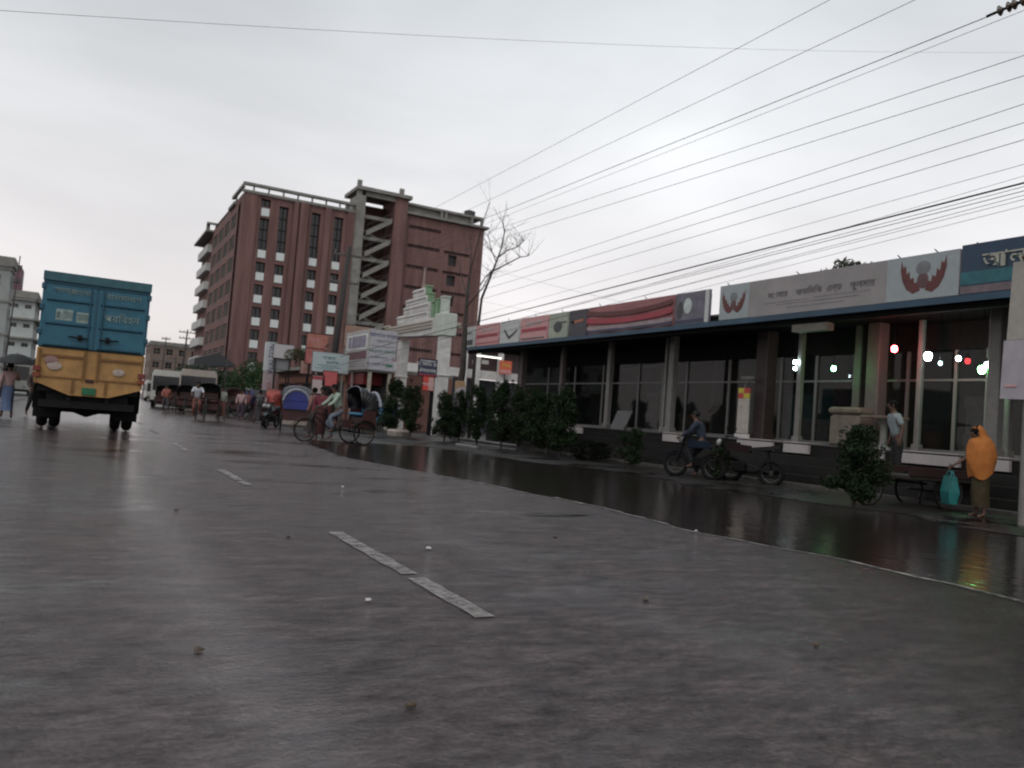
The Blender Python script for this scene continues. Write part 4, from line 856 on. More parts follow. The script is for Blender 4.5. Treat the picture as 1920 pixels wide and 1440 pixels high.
# ================================================================== PEOPLE
def skin_mesh(name, nodes, edges, material, parent, root=0, sub=2):
    "nodes: list of (pos, radius)"
    me = bpy.data.meshes.new(name); me.from_pydata([tuple(n_[0]) for n_ in nodes], edges, []); me.materials.append(material)
    o = bpy.data.objects.new(name, me); sc.collection.objects.link(o); o.parent = parent
    md = o.modifiers.new('skin', 'SKIN'); md.use_smooth_shade = True
    if not me.skin_vertices: me.attributes  # layer is created with the modifier
    sv = me.skin_vertices[0].data if me.skin_vertices else None
    if sv is None:
        raise RuntimeError('no skin layer')
    for i, n_ in enumerate(nodes):
        r = n_[1]; sv[i].radius = (r, r) if not hasattr(r, '__len__') else r
        sv[i].use_root = (i == root)
    s2 = o.modifiers.new('smooth', 'SUBSURF'); s2.levels = s2.render_levels = sub
    return o
def person(label, loc, rz, pose='stand', top=None, bottom=None, h=1.66, skirt=False, hair=hairm, umbrella=False, detail=True, arms=None, lean=0., group=None, bare_top=False, helmet=None):
    P_ = thing('person', label, 'person', loc, rz, group)
    k = h / 1.70
    def V(x, y, z): return Vector((x * k, (y + lean * max(0, z - .9)) * k, z * k))
    J = dict(pel=V(0, 0, .93), sp=V(0, 0, 1.12), ch=V(0, .01, 1.32), nk=V(0, .0, 1.46), jw=V(0, .025, 1.52), hd=V(0, .02, 1.60), tp=V(0, .005, 1.67))
    for s, n_ in ((-1, 'L'), (1, 'R')):
        J['sh' + n_] = V(s * .17, 0, 1.38); J['el' + n_] = V(s * .24, -.03, 1.12); J['wr' + n_] = V(s * .25, .06, .88)
        J['hp' + n_] = V(s * .09, 0, .90); J['kn' + n_] = V(s * .10, .02, .49); J['an' + n_] = V(s * .10, -.01, .08); J['to' + n_] = V(s * .115, .15, .03)
    if pose == 'walk':
        J['knL'] = V(-.10, .16, .50); J['anL'] = V(-.10, .24, .09); J['toL'] = V(-.11, .40, .05); J['knR'] = V(.10, -.08, .49); J['anR'] = V(.10, -.32, .14); J['toR'] = V(.11, -.20, .04)
        J['elL'] = V(-.24, -.12, 1.13); J['wrL'] = V(-.24, -.10, .88); J['elR'] = V(.24, .06, 1.12); J['wrR'] = V(.22, .26, .98)
    if pose == 'ride':   # on a saddle .95 high, hands on a bar ahead
        dz = .10
        for n_ in ('pel', 'sp', 'ch', 'nk', 'jw', 'hd', 'tp', 'shL', 'shR', 'hpL', 'hpR'): J[n_] = J[n_] + Vector((0, .0, dz * k))
        J['sp'] += Vector((0, .05, 0)); 
        for n_ in ('ch', 'shL', 'shR'): J[n_] += Vector((0, .13, -.02))
        for n_ in ('nk', 'jw', 'hd', 'tp'): J[n_] += Vector((0, .20, -.04))
        J['knL'] = V(-.12, .34, .78); J['anL'] = V(-.11, .22, .40); J['toL'] = V(-.115, .36, .36); J['knR'] = V(.12, .30, .60); J['anR'] = V(.11, .12, .18); J['toR'] = V(.115, .27, .16)
        for s, n_ in ((-1, 'L'), (1, 'R')): J['el' + n_] = V(s * .26, .30, 1.22); J['wr' + n_] = V(s * .24, .50, 1.10)
    if arms == 'up':
        J['elR'] = V(.26, .10, 1.18); J['wrR'] = V(.16, .26, 1.34)
    if arms == 'wrap':
        for s, n_ in ((-1, 'L'), (1, 'R')): J['el' + n_] = V(s * .13, -.0, 1.18); J['wr' + n_] = V(s * .06, .06, 1.08)
        J['elR'] = V(.16, .16, 1.12); J['wrR'] = V(.19, .43, .97)
    if arms == 'bag': J['elL'] = V(-.26, .02, 1.10); J['wrL'] = V(-.36, .12, .86)
    nodes = []; idx = {}
    def add(n_, p, r): idx[n_] = len(nodes); nodes.append((p, r))
    R_ = dict(pel=(.13, .10), sp=(.12, .09), ch=(.14, .10), nk=.052, jw=(.062, .068), hd=(.078, .094), tp=(.055, .065))
    for n_ in ('pel', 'sp', 'ch', 'nk', 'jw', 'hd', 'tp'): add(n_, J[n_], tuple(q * k for q in R_[n_]) if hasattr(R_[n_], '__len__') else R_[n_] * k)
    E_ = [(idx[a], idx[b_]) for a, b_ in zip(('pel', 'sp', 'ch', 'nk', 'jw', 'hd'), ('sp', 'ch', 'nk', 'jw', 'hd', 'tp'))]
    for n_ in 'LR':
        for q, r in (('sh', .055), ('el', .038), ('wr', .026), ('hp', .082), ('kn', .055), ('an', .035), ('to', .030)): add(q + n_, J[q + n_], r * k)
        E_ += [(idx['ch'], idx['sh' + n_]), (idx['sh' + n_], idx['el' + n_]), (idx['el' + n_], idx['wr' + n_]), (idx['pel'], idx['hp' + n_]), (idx['hp' + n_], idx['kn' + n_]), (idx['kn' + n_], idx['an' + n_]), (idx['an' + n_], idx['to' + n_])]
        d = (J['wr' + n_] - J['el' + n_]).normalized(); pm = J['wr' + n_] + d * .06 * k; add('pm' + n_, pm, (.034 * k, .018 * k)); E_.append((idx['wr' + n_], idx['pm' + n_]))
        if detail:
            side = d.cross(Vector((1, 0, 0))); side = side.normalized() if side.length > .1 else Vector((0, 1, 0)); bend = side.cross(d)
            for f in range(5):
                u = (f - 1.5) * .017 if f < 4 else -.036; ln = (.058, .070, .064, .050, .045)[f]
                b0 = pm + side * u * k + d * (.022 if f < 4 else -.02) * k; b1 = b0 + d * ln * k * .55 + side * (u * .2 if f < 4 else -.02) * k; b2_ = b1 + d * ln * .3 * k + bend * ln * .45 * k
                add('f%d' % f + n_, b0, .009 * k); add('g%d' % f + n_, b1, .0085 * k); add('h%d' % f + n_, b2_, .007 * k)
                E_ += [(idx['pm' + n_], idx['f%d' % f + n_]), (idx['f%d' % f + n_], idx['g%d' % f + n_]), (idx['g%d' % f + n_], idx['h%d' % f + n_])]
    skin_mesh('body', nodes, E_, skinm, P_, 0, 2 if detail else 1)
    hd = J['hd']; q = k
    MB().ell((hd.x, hd.y + .105 * q, hd.z - .01 * q), (.012 * q, .018 * q, .022 * q), 8, 6).build('nose', skinm, P_, smooth=True)
    for s in (-1, 1):
        MB().ell((hd.x + s * .032 * q, hd.y + .090 * q, hd.z + .012 * q), (.012 * q, .008 * q, .007 * q), 8, 6).build('eye', mat('eye_dark', (.03, .025, .02), .3), P_)
        MB().ell((hd.x + s * .082 * q, hd.y - .0 * q, hd.z - .005 * q), (.010 * q, .018 * q, .028 * q), 8, 6).build('ear', skinm, P_)
    MB().ell((hd.x, hd.y + .088 * q, hd.z - .048 * q), (.022 * q, .008 * q, .006 * q), 8, 6).build('mouth', mat('lip', (.16, .05, .04), .5), P_)
    hm = MB(); hm.ell((hd.x, hd.y - .018 * q, hd.z + .028 * q), (.092 * q, .102 * q, .092 * q), 14, 10); hm.v = [(x, y if y < hd.y + .065 * q or z > hd.z + .05 * q else hd.y + .065 * q, z) for x, y, z in hm.v]
    hm.build('helmet' if helmet else 'hair', helmet or hair, P_, smooth=True)
    if top:
        tn = [(J['pel'] + Vector((0, 0, -.04 * k)), (.155 * k, .125 * k)), (J['sp'], (.15 * k, .12 * k)), (J['ch'], (.165 * k, .125 * k)), (J['nk'] + Vector((0, 0, -.05 * k)), .075 * k)]
        te = [(0, 1), (1, 2), (2, 3)]
        for n_ in 'LR':
            b0 = len(tn); mid = J['sh' + n_].lerp(J['el' + n_], .95 if top[1] else .8); tn += [(J['sh' + n_], .075 * k), (mid, .062 * k)]; te += [(2, b0), (b0, b0 + 1)]
            if top[1]: tn.append((J['wr' + n_].lerp(J['el' + n_], .12), .042 * k)); te.append((b0 + 1, b0 + 2))
        skin_mesh('shirt', tn, te, top[0], P_, 0, 2)
    if bottom and not skirt:
        tn = [(J['pel'] + Vector((0, 0, .05 * k)), (.14 * k, .115 * k)), (J['pel'] + Vector((0, 0, -.05 * k)), (.14 * k, .115 * k))]; te = [(0, 1)]
        for n_ in 'LR':
            b0 = len(tn); tn += [(J['hp' + n_] + Vector((0, 0, -.05 * k)), .098 * k), (J['kn' + n_], .072 * k), (J['an' + n_] + Vector((0, 0, .05 * k)), .058 * k)]; te += [(1, b0), (b0, b0 + 1), (b0 + 1, b0 + 2)]
        skin_mesh('trousers', tn, te, bottom, P_, 0, 2)
    if bottom and skirt:
        rings = []
        cen = [J['pel'] + Vector((0, 0, .08 * k)), J['pel'], (J['knL'] + J['knR']) / 2 + Vector((0, 0, .18 * k)), (J['knL'] + J['knR']) / 2, (J['anL'] + J['anR']) / 2 + Vector((0, 0, .14 * k))]
        spr = [0, 0, abs((J['knL'] - J['knR']).y), abs((J['knL'] - J['knR']).y), abs((J['anL'] - J['anR']).y)]
        for i_, (c_, s_) in enumerate(zip(cen, spr)):
            rx, ry = (.145, .16, .165, .155, .15)[i_] * k, (.12, .14, .15, .16, .16)[i_] * k + s_ * .4
            rings.append([(c_.x + rx * (1 + .05 * math.sin(7 * a)) * math.cos(a), c_.y + ry * (1 + .05 * math.sin(5 * a)) * math.sin(a), c_.z) for a in [2 * math.pi * j / 24 for j in range(24)]])
        MB().loft(rings, cap=False).build('lungi', bottom, P_, smooth=True)
    return P_, J
def cl(n, c, **k): return mat('cloth_' + n, c, .85, scale=14, bump=.25, **k)

# woman in an orange shawl with a teal bag (near right)
wp_ = G(1836, 975)
W, J = person('woman with an orange shawl over head and shoulders walking past the steps', (wp_.x, wp_.y, .03), R(72), 'stand', h=1.47, top=None, bottom=cl('olive_brown', (.040, .028, .010), var=.3), skirt=True, arms='wrap', lean=.22)
rings = []
prof = [(1.70, .03, .04, .14), (1.685, .075, .09, .14), (1.62, .108, .135, .12), (1.54, .125, .155, .09), (1.46, .205, .20, .06), (1.38, .255, .24, .04), (1.26, .275, .265, .03), (1.12, .275, .28, .02), (1.0, .265, .265, .015), (.90, .25, .24, .01), (.80, .235, .22, .0)]
k = 1.5 / 1.7
for z, rx, ry, oy in prof:
    rx *= .88; ry *= .92
    rings.append([(rx * k * (1 + .045 * math.sin(6 * a + z * 9) + .04 * math.sin(11 * a - z * 14)) * math.cos(a), (oy + ry * (1 + .06 * math.sin(5 * a + z * 12)) * math.sin(a) * (.5 if (1.50 < z < 1.66 and math.sin(a) > .45) else 1)) * k, z * k - (.02 if z > 1.3 else .02 + .09 * (1.3 - z)) * (math.sin(a) + .6 * math.sin(3 * a))) for a in [2 * math.pi * j / 28 for j in range(28)]])
MB().loft(rings, cap=False).build('shawl', mat('cloth_orange', (.36, .11, .018), .85, col2=(.46, .165, .035), scale=9, bump=.4), W, smooth=True)
bgp = Vector((wp_.x - .36, wp_.y + .30, .0)); bag = thing('shopping_bag', 'teal carrier bag held at the side of the woman in orange', 'bag', (bgp.x, bgp.y, .22), R(60))
teal = mat('teal_plastic', (.012, .15, .145), .5, col2=(.006, .09, .09), scale=8, bump=.3)
MB().loft([[(-.13, -.06, 0), (.13, -.06, 0), (.13, .06, 0), (-.13, .06, 0)], [(-.155, -.09, .2), (.155, -.08, .2), (.15, .08, .2), (-.15, .09, .2)], [(-.15, -.03, .46), (.15, -.03, .46), (.15, .03, .46), (-.15, .03, .46)]]).build('body', teal, bag)
for s in (-1, 1): MB().tube([(-.08, s * .025, .45), (-.06, s * .01, .54), (.06, s * .01, .54), (.08, s * .025, .45)], .012, 6).build('handle', teal, bag)
# man in a pale shirt on the top step
q = aX(1704, 893, 14.8); person('man in a pale shirt bending forward on the steps before the shops', (14.4, q.y, .42), R(60), 'stand', top=(cl('pale_grey', (.20, .23, .24)), False), bottom=cl('black', (.008, .008, .009)), h=1.60, lean=.2)

# ================================================================== RICKSHAWS
def wheel(par, c, ax, r=.35, spokes=18):
    w_ = MB().torus(c, ax, r - .02, .02, 30, 7).build('wheel', rubber, par, smooth=True)
    s_ = MB(); axv = Vector(ax).normalized(); ref = Vector((0, 0, 1)); u = axv.cross(ref).normalized(); v = axv.cross(u); cv = Vector(c)
    for i in range(spokes):
        a = 2 * math.pi * i / spokes; d = u * math.cos(a) + v * math.sin(a); s_.tube([cv + axv * (.03 if i % 2 else -.03), cv + d * (r - .035)], .0022, 4)
    s_.torus(c, ax, r - .04, .010, 26, 5); s_.tube([cv - axv * .05, cv + axv * .05], .025, 8); s_.build('rim', steel, w_); return w_
def rickshaw(label, loc, rz, hood, back, seatm, up=True, body=redd, rim=None, group='cycle rickshaws on the road side'):
    o = thing('cycle_rickshaw', label, 'rickshaw', loc, rz, group)      # faces local +Y, rear axle at origin
    for s in (-1, 1): wheel(o, (s * .50, 0, .35), (1, 0, 0))
    wheel(o, (0, 1.62, .34), (1, 0, 0), .34)
    f = MB(); f.tube([(-.55, 0, .35), (.55, 0, .35)], .018); f.tube([(-.3, 0, .35), (-.3, .55, .42), (0, .75, .35)], .018); f.tube([(.3, 0, .35), (.3, .55, .42), (0, .75, .35)], .018)
    f.tube([(0, .75, .33), (0, .62, .90)], .018); f.tube([(0, .75, .33), (0, 1.38, .78)], .018); f.tube([(0, .66, .74), (0, 1.36, .86)], .018); f.tube([(-.3, .1, .36), (-.36, .1, .6)], .014); f.tube([(.3, .1, .36), (.36, .1, .6)], .014)
    f.build('frame', blackm, o)
    fk = MB(); fk.tube([(.05, 1.62, .34), (.05, 1.48, .7), (0, 1.42, .76)], .012); fk.tube([(-.05, 1.62, .34), (-.05, 1.48, .7), (0, 1.42, .76)], .012); fk.tube([(0, 1.42, .76), (0, 1.33, 1.02)], .016); fk.build('fork', steel, o)
    hb = MB(); hb.tube([(-.30, 1.12, 1.00), (-.24, 1.26, 1.05), (0, 1.33, 1.02), (.24, 1.26, 1.05), (.30, 1.12, 1.00)], .012, 7); hb.tube([(-.31, 1.06, .995), (-.30, 1.14, 1.0)], .018, 6); hb.tube([(.31, 1.06, .995), (.30, 1.14, 1.0)], .018, 6); hb.build('handlebar', steel, o)
    MB().ell((0, .62, .93), (.10, .15, .045), 12, 6).build('saddle', blackm, o, smooth=True)
    mg = MB(); 
    for cx, cy, r in ((-.50, 0, .385), (.50, 0, .385), (0, 1.62, .375)):
        rr_ = []
        for i in range(11):
            a = R(15 + i * 15); y = cy + r * math.cos(a); z = .35 + r * math.sin(a); rr_.append([(cx - .04, y, z), (cx + .04, y, z), (cx + .04, y * 1, z + .008), (cx - .04, y, z + .008)])
        MB().loft(rr_).build('mudguard', blackm, o)
    bd = MB(); bd.bev(-.45, .45, -.36, .42, .50, .60, .02); bd.bev(-.43, .43, -.36, .05, .602, .84, .03); bd.box(-.44, .44, .42, .46, .50, .72)
    for s in (-1, 1): bd.loft([[(s * .45, -.36, .6), (s * .45, .1, .6), (s * .45, .06, 1.02), (s * .45, -.36, 1.1)], [(s * .48, -.36, .6), (s * .48, .1, .6), (s * .48, .06, 1.02), (s * .48, -.36, 1.1)]])
    bd.build('cabin', body, o)
    st2 = MB(); st2.bev(-.40, .40, -.30, .16, .845, .95, .04); st2.build('seat', seatm, o); MB().bev(-.40, .40, -.36, -.28, .955, 1.30, .03).build('backrest', seatm, o)
    bp = MB(); bp.loft([[(-.44, -.375, .42), (.44, -.375, .42), (.44, -.365, .42), (-.44, -.365, .42)], [(-.44, -.375, .84), (.44, -.375, .84), (.44, -.365, .84), (-.44, -.365, .84)]]); bk = bp.build('rear_panel', body, o)
    MB().box(-.44, .44, -.40, -.378, .30, .44).build('bumper', mat('rickshaw_tin', (.30, .28, .24), .5, col2=(.18, .13, .11), scale=10), o)
    if up:
        rr_ = []; n = 9
        for i in range(n):
            t_ = i / (n - 1); th = R(-8 + 98 * t_)                 # sweep from the back up and over to the front
            cy, cz = -.10, 1.12; ry, rz_ = .34, .62
            y = cy - ry * math.cos(th) * 1.0 + .42 * max(0, t_ - .5) * 1.2; z = cz + rz_ * math.sin(th) * .96
            ring = []
            for j in range(13):
                u = -1 + 2 * j / 12; wx_ = .47 * (1 if abs(u) < .75 else 1 - (abs(u) - .75) * .25); ring.append((u * .49, y + .06 * u * u, z - .16 * abs(u) ** 3 * t_))
            rr_.append(ring)
        hm = MB(); 
        for t_i in range(n - 1):
            for j in range(12): hm.quad(rr_[t_i][j], rr_[t_i][j + 1], rr_[t_i + 1][j + 1], rr_[t_i + 1][j])
        for s in (0, 12):
            pts = [rr_[i][s] for i in range(n)]; piv = (pts[0][0], .10, 1.05)
            for a, b_ in zip(pts, pts[1:]): hm.quad(piv, a, b_)
        h_ = hm.build('hood', hood, o, smooth=True); sm = h_.modifiers.new('thick', 'SOLIDIFY'); sm.thickness = .015
        MB().quad(*[(u * .44, -.455 + .0 * u, 1.02 + .50 * math.sqrt(max(0, 1 - (u * .96) ** 2))) for u in [-1 + i / 8 for i in range(17)]]).quad((-.44, -.456, .86), (.44, -.456, .86), (.44, -.456, 1.15), (-.44, -.456, 1.15)).build('back_cloth', back, o).modifiers.new('thick', 'SOLIDIFY').thickness = .012
        rb_ = MB(); 
        for i in (0, 3, 6, 8): rb_.tube([(p[0] * 1.02, p[1], p[2] + .012) for p in rr_[i]], .011, 5)
        rb_.tube([(u * .47, -.475, 1.02 + .56 * math.sqrt(max(0, 1 - (u * .97) ** 2))) for u in [-1 + i / 8 for i in range(17)]], .045 if rim else .01, 6)
        rb_.build('hood_ribs', rim or steel, o)
    else:
        fh = MB()
        for i in range(5): fh.tube([(-.49, -.1, 1.1), (-.48, -.48 - i * .03, 1.18 + i * .05), (0, -.56 - i * .03, 1.22 + i * .055), (.48, -.48 - i * .03, 1.18 + i * .05), (.49, -.1, 1.1)], .03, 6)
        fh.build('hood', hood, o, smooth=True)
    return o
hb_ = mat('hood_black', (.012, .011, .013), .55); hr_ = mat('hood_red', (.26, .03, .025), .5, col2=(.32, .06, .045), scale=4); hbl = mat('hood_blue', (.018, .025, .16), .5, var=.3, scale=3); hst = mat('hood_striped', (.06, .06, .065), .6)
nvy = mat('hood_navy', (.015, .018, .07), .5); pnk = mat('hood_maroon', (.09, .02, .03), .6, col2=(.25, .14, .14), scale=7); seatw = mat('seat_cream', (.30, .26, .20), .7, col2=(.18, .15, .12), scale=9); gre = mat('hood_greyblue', (.08, .10, .13), .5)
silver = mat('silver_trim', (.22, .23, .27), .4)
def gp(px, py): g = G(px, py); return (g.x, g.y, .012)
a, b_ = G(527, 806), G(573, 829)
rickshaw('rickshaw with a royal blue back cloth edged in silver, seen from behind', gp(551, 812), R(-14), hst, hbl, seatw, rim=silver)
rickshaw('rickshaw with a rounded red hood behind the silver-edged one', gp(514, 795), R(30), hr_, hr_, seatw)
sideR = G(667, 833); rickshaw('rickshaw standing side on in the water with a black striped hood', (sideR.x, sideR.y, .0), R(98), hb_, hb_, mat('seat_blue', (.02, .12, .22), .5), rim=silver)
g = G(722, 812); rickshaw('rickshaw with a turquoise seat half behind the first shrub', (g.x, g.y, 0), R(150), gre, hb_, MATS['seat_blue'], up=False, body=mat('turquoise_tin', (.02, .11, .19), .5))
rickshaw('black-hooded rickshaw coming towards the camera, rider in a white shirt beside it', gp(388, 789), R(168), hb_, hb_, redd)
rickshaw('smaller dark rickshaw beyond the black-hooded one, in front of the buses', gp(322, 772), R(176), hb_, hb_, redd)
rickshaw('rickshaw with a patterned maroon hood left of the navy one', gp(437, 783), R(160), pnk, pnk, redd)
rickshaw('rickshaw with a navy hood in the middle of the parked row', gp(474, 786), R(20), nvy, nvy, seatw)
rickshaw('rickshaw with folded hood between the maroon and the black-hooded one', gp(418, 775), R(165), hb_, hb_, pnk, up=False)
for px_, py_, rz_, hd_, bk_, lab in ((346, 776, 172, hb_, pnk, 'dark rickshaw between the far one and the black-hooded one'), (303, 767, 178, hb_, hb_, 'farthest small rickshaw just right of the truck'), (456, 781, 150, nvy, hb_, 'rickshaw with a dull navy hood turned towards the maroon one'),
        (490, 788, 12, hb_, pnk, 'black rickshaw squeezed behind the pale-lit motorcycle'), (405, 772, 175, pnk, hb_, 'dim rickshaw behind the walker in grey'), (540, 797, 5, hb_, nvy, 'rickshaw half hidden behind the silver-edged one'), (430, 768, 168, hb_, redd, 'rickshaw under the green tree at the rear of the row')):
    rickshaw(lab, gp(px_, py_), R(rz_), hd_, bk_, redd)
for px_, py_, rz_, tp_, lab in ((338, 775, 180, (.10, .09, .09), 'walker in dark grey among the far rickshaws'), (428, 782, 150, (.06, .05, .07), 'man in navy standing by the maroon hood'), (462, 786, 200, (.20, .08, .09), 'man in a dull red shirt before the navy hoods'), (484, 792, 30, (.10, .10, .11), 'man in charcoal beside the pale-lit motorcycle'), (372, 786, 185, (.05, .04, .04), 'man in black close behind the white-shirted rider'), (562, 806, 60, (.12, .10, .09), 'man in drab brown right behind the silver-edged hood'), (503, 790, 180, (.30, .29, .28), 'man in pale grey by the red hood')):
    g = G(px_, py_); person(lab, (g.x, g.y, .01), R(rz_), 'stand' if px_ % 2 else 'walk', top=(cl('t%d' % px_, tp_), True), bottom=cl('u%d' % px_, (.03, .025, .03)), skirt=px_ % 4 == 0, h=1.62, detail=False)
# riders and walkers
fy = Vector((-math.sin(R(98)), math.cos(R(98)), 0)); pr = sideR + fy * .62
person('rickshaw puller in a pale green shirt on the side-on rickshaw', (sideR.x + fy.x * .62, sideR.y + fy.y * .62, .0), R(98), 'ride', top=(cl('mint', (.25, .31, .25)), True), bottom=cl('slate', (.13, .15, .19)), skirt=False, h=1.66, group='rickshaw pullers')
pk = gp(388, 789); fy = Vector((-math.sin(R(168)), math.cos(R(168)), 0))
person('rider in a white shirt leaning left of the black-hooded rickshaw', (pk[0] + fy.x * .7 - .45, pk[1] + fy.y * .7, .01), R(176), 'ride', top=(cl('white', (.42, .44, .48)), False), bottom=cl('rust', (.12, .04, .03)), h=1.66, group='rickshaw pullers', detail=False)
pk2 = gp(551, 812)
for lab, px, py, rz, tp_, bt_, ps, sk in (
    ('person in a maroon shawl standing between the blue and the side-on rickshaws', 598, 828, 150, (.13, .02, .03), (.05, .015, .015), 'stand', True),
    ('man in a dull pink shirt behind the blue-backed rickshaw', 583, 822, 40, (.20, .10, .09), (.04, .03, .03), 'stand', False),
    ('man in a grey shirt walking right of the black-hooded rickshaw', 413, 790, 190, (.26, .27, .24), (.12, .05, .04), 'walk', True),
    ('man in a pinkish shirt beside the maroon-hooded rickshaw', 449, 787, 170, (.33, .22, .22), (.05, .03, .05), 'stand', False),
    ('distant walker in a red top near the far rickshaw', 309, 774, 180, (.25, .08, .06), (.03, .03, .04), 'walk', False),
    ('person in white standing in the dark porch behind the shrubs', 915, 800, 200, (.45, .42, .40), (.1, .09, .09), 'stand', False),
    ('man in dark clothes crouched over a bicycle at the far left kerb', 60, 782, 200, (.04, .03, .03), (.02, .02, .02), 'walk', False)):
    g = G(px, py); person(lab, (g.x, g.y, .01), R(rz), ps, top=(cl('%d_%d' % (px, py), tp_), True), bottom=cl('b%d_%d' % (px, py), bt_), skirt=sk, h=1.62, detail=False)
# man with black umbrella at the left edge
g = G(14, 786); U, J = person('man under a black umbrella in a striped shirt and blue lungi at the left edge', (g.x - .05, g.y, .01), R(10), 'walk', top=(mat('cloth_striped', (.20, .10, .10), .85, col2=(.36, .28, .28), scale=30, stretch=(3, 3, .3)), True), bottom=cl('denim', (.06, .09, .17)), skirt=True, h=1.62, arms='up')
um = thing('umbrella', 'black umbrella held over the man at the left edge', 'umbrella', (g.x + .08, g.y + .05, 1.30))
rr_ = [[(r * math.cos(a) * (1 + .04 * math.cos(8 * a)), r * math.sin(a) * (1 + .04 * math.cos(8 * a)), .62 - .30 * (r / .58) ** 2 * 1.0) for a in [2 * math.pi * j / 24 for j in range(24)]] for r in (.01, .15, .3, .45, .58)]
MB().loft(rr_, cap=False).build('canopy', mat('umbrella_cloth', (.012, .012, .014), .7), um, smooth=True); MB().tube([(0, 0, -.05), (0, 0, .66)], .01, 6).build('shaft', steel, um)
rbs = MB()
for j in range(8): a = 2 * math.pi * j / 8; rbs.tube([(0, 0, .60), (.3 * math.cos(a), .3 * math.sin(a), .54), (.57 * math.cos(a), .57 * math.sin(a), .32)], .005, 4)
rbs.build('ribs', steel, um)

# motorcycles
def motorcycle(label, loc, rz, col, group='parked motorcycles'):
    o = thing('motorcycle', label, 'motorcycle', loc, rz, group)
    for y in (-.62, .66): 
        w_ = MB().torus((0, y, .30), (1, 0, 0), .25, .05, 26, 8).build('wheel', rubber, o, smooth=True); MB().torus((0, y, .3), (1, 0, 0), .2, .015, 20, 5).tube([(-.05, y, .3), (.05, y, .3)], .05, 10).build('rim', steel, w_)
    MB().loft([[(-.10, -.15, .70), (.10, -.15, .70), (.08, -.15, .86), (-.08, -.15, .86)], [(-.12, .12, .72), (.12, .12, .72), (.09, .12, .88), (-.09, .12, .88)], [(-.11, .38, .72), (.11, .38, .72), (.08, .38, .92), (-.08, .38, .92)]]).build('fuel_tank', col, o, smooth=False)
    MB().loft([[(-.13, -.15, .74), (.13, -.15, .74), (.12, -.15, .82), (-.12, -.15, .82)], [(-.14, -.5, .78), (.14, -.5, .78), (.13, -.5, .87), (-.13, -.5, .87)], [(-.08, -.8, .84), (.08, -.8, .84), (.07, -.8, .92), (-.07, -.8, .92)]]).build('seat', blackm, o)
    e_ = MB(); e_.bev(-.10, .10, -.08, .22, .26, .50, .04); e_.tube([(.14, .2, .5), (.17, .1, .25), (.17, -.6, .3), (.17, -.85, .36)], [.025, .025, .045, .05], 8); e_.build('engine', mat('engine_metal', (.006, .006, .006), .8, spec=.1), o)
    f = MB()
    for s in (-1, 1): f.tube([(s * .08, .66, .3), (s * .08, .48, .9), (s * .10, .42, 1.0)], .022, 8); f.tube([(s * .1, -.62, .3), (s * .1, -.1, .45)], .02, 6); f.tube([(s * .12, -.6, .35), (s * .12, -.5, .8)], .02, 6)
    f.tube([(-.36, .26, 1.02), (-.2, .38, 1.04), (.2, .38, 1.04), (.36, .26, 1.02)], .014, 7); f.build('frame', blackm, o)
    MB().ell((0, .56, .88), (.09, .07, .09), 12, 8).build('headlight', mat('lamp_glass', (.22, .22, .22), .2), o, smooth=True)
    MB().loft([[(-.06, .4, .54), (.06, .4, .54), (.06, .4, .56), (-.06, .4, .56)], [(-.07, .66, .61), (.07, .66, .61), (.07, .66, .63), (-.07, .66, .63)], [(-.06, .92, .5), (.06, .92, .5), (.06, .92, .52), (-.06, .92, .52)]]).build('mudguard', col, o)
    for s in (-1, 1): MB().tube([(s * .26, .34, 1.04), (s * .32, .3, 1.2)], .006, 5).ell((s * .34, .3, 1.22), (.05, .015, .03), 8, 6).build('mirror', blackm, o)
    return o
motorcycle('motorcycle with a pale headlight left of the blue-backed rickshaw', gp(494, 800), R(165), redd); motorcycle('dark motorcycle beside the pale-lit one under the red-hooded rickshaw', gp(508, 803), R(150), mat('bike_teal', (.02, .04, .05), .3))
g = G(1318, 897); mc = motorcycle('motorcycle with a blue tank before the steps, left of a small shrub', (12.9, aX(1318, 890, 12.9).y, .03), R(35), mat('bike_blue', (.003, .008, .018), .7, spec=.15)); motorcycle('dark red motorcycle by the steps, right of the blue one', (13.1, aX(1392, 890, 13.1).y, .03), R(30), mat('bike_maroon', (.010, .003, .003), .7, spec=.15))
person('rider in dark blue sitting on the motorcycle before the steps', (12.93, aX(1318, 890, 12.9).y + .1, -.05), R(35), 'ride', top=(cl('midnight', (.012, .02, .036)), True), bottom=cl('inky', (.006, .007, .010)), h=1.6, helmet=mat('helmet_black', (.006, .006, .007), .6, spec=.2))

# flat cart near the steps
c = G(1710, 955); ct = thing('flat_cart', 'dark flatbed cargo cart with a dull red rim left of the woman in orange', 'cart', (c.x, c.y, .02), R(80))
for s in (-1, 1): wheel(ct, (s * .45, -.35, .33), (1, 0, 0), .33)
wheel(ct, (0, 1.0, .33), (1, 0, 0), .33)
MB().bev(-.5, .5, -1.0, .6, .52, .60, .02).box(-.48, .48, -.98, -.94, .28, .52).build('deck', mat('cart_wood', (.022, .018, .015), .8), ct)
rl = MB(); 
for s in (-1, 1): rl.box(s * .5 - .02, s * .5 + .02, -1.0, .6, .603, .74)
rl.box(-.48, .48, -1.02, -.98, .603, .70); rl.build('rim_rail', mat('cart_red', (.022, .006, .006), .7), ct)
MB().tube([(-.4, -.35, .33), (.4, -.35, .33)], .02).tube([(0, -.3, .45), (0, .75, .5), (0, 1.0, .33)], .02).tube([(0, .9, .5), (0, .82, .95)], .02).tube([(-.28, .7, .95), (.28, .7, .95)], .014).build('frame', blackm, ct)

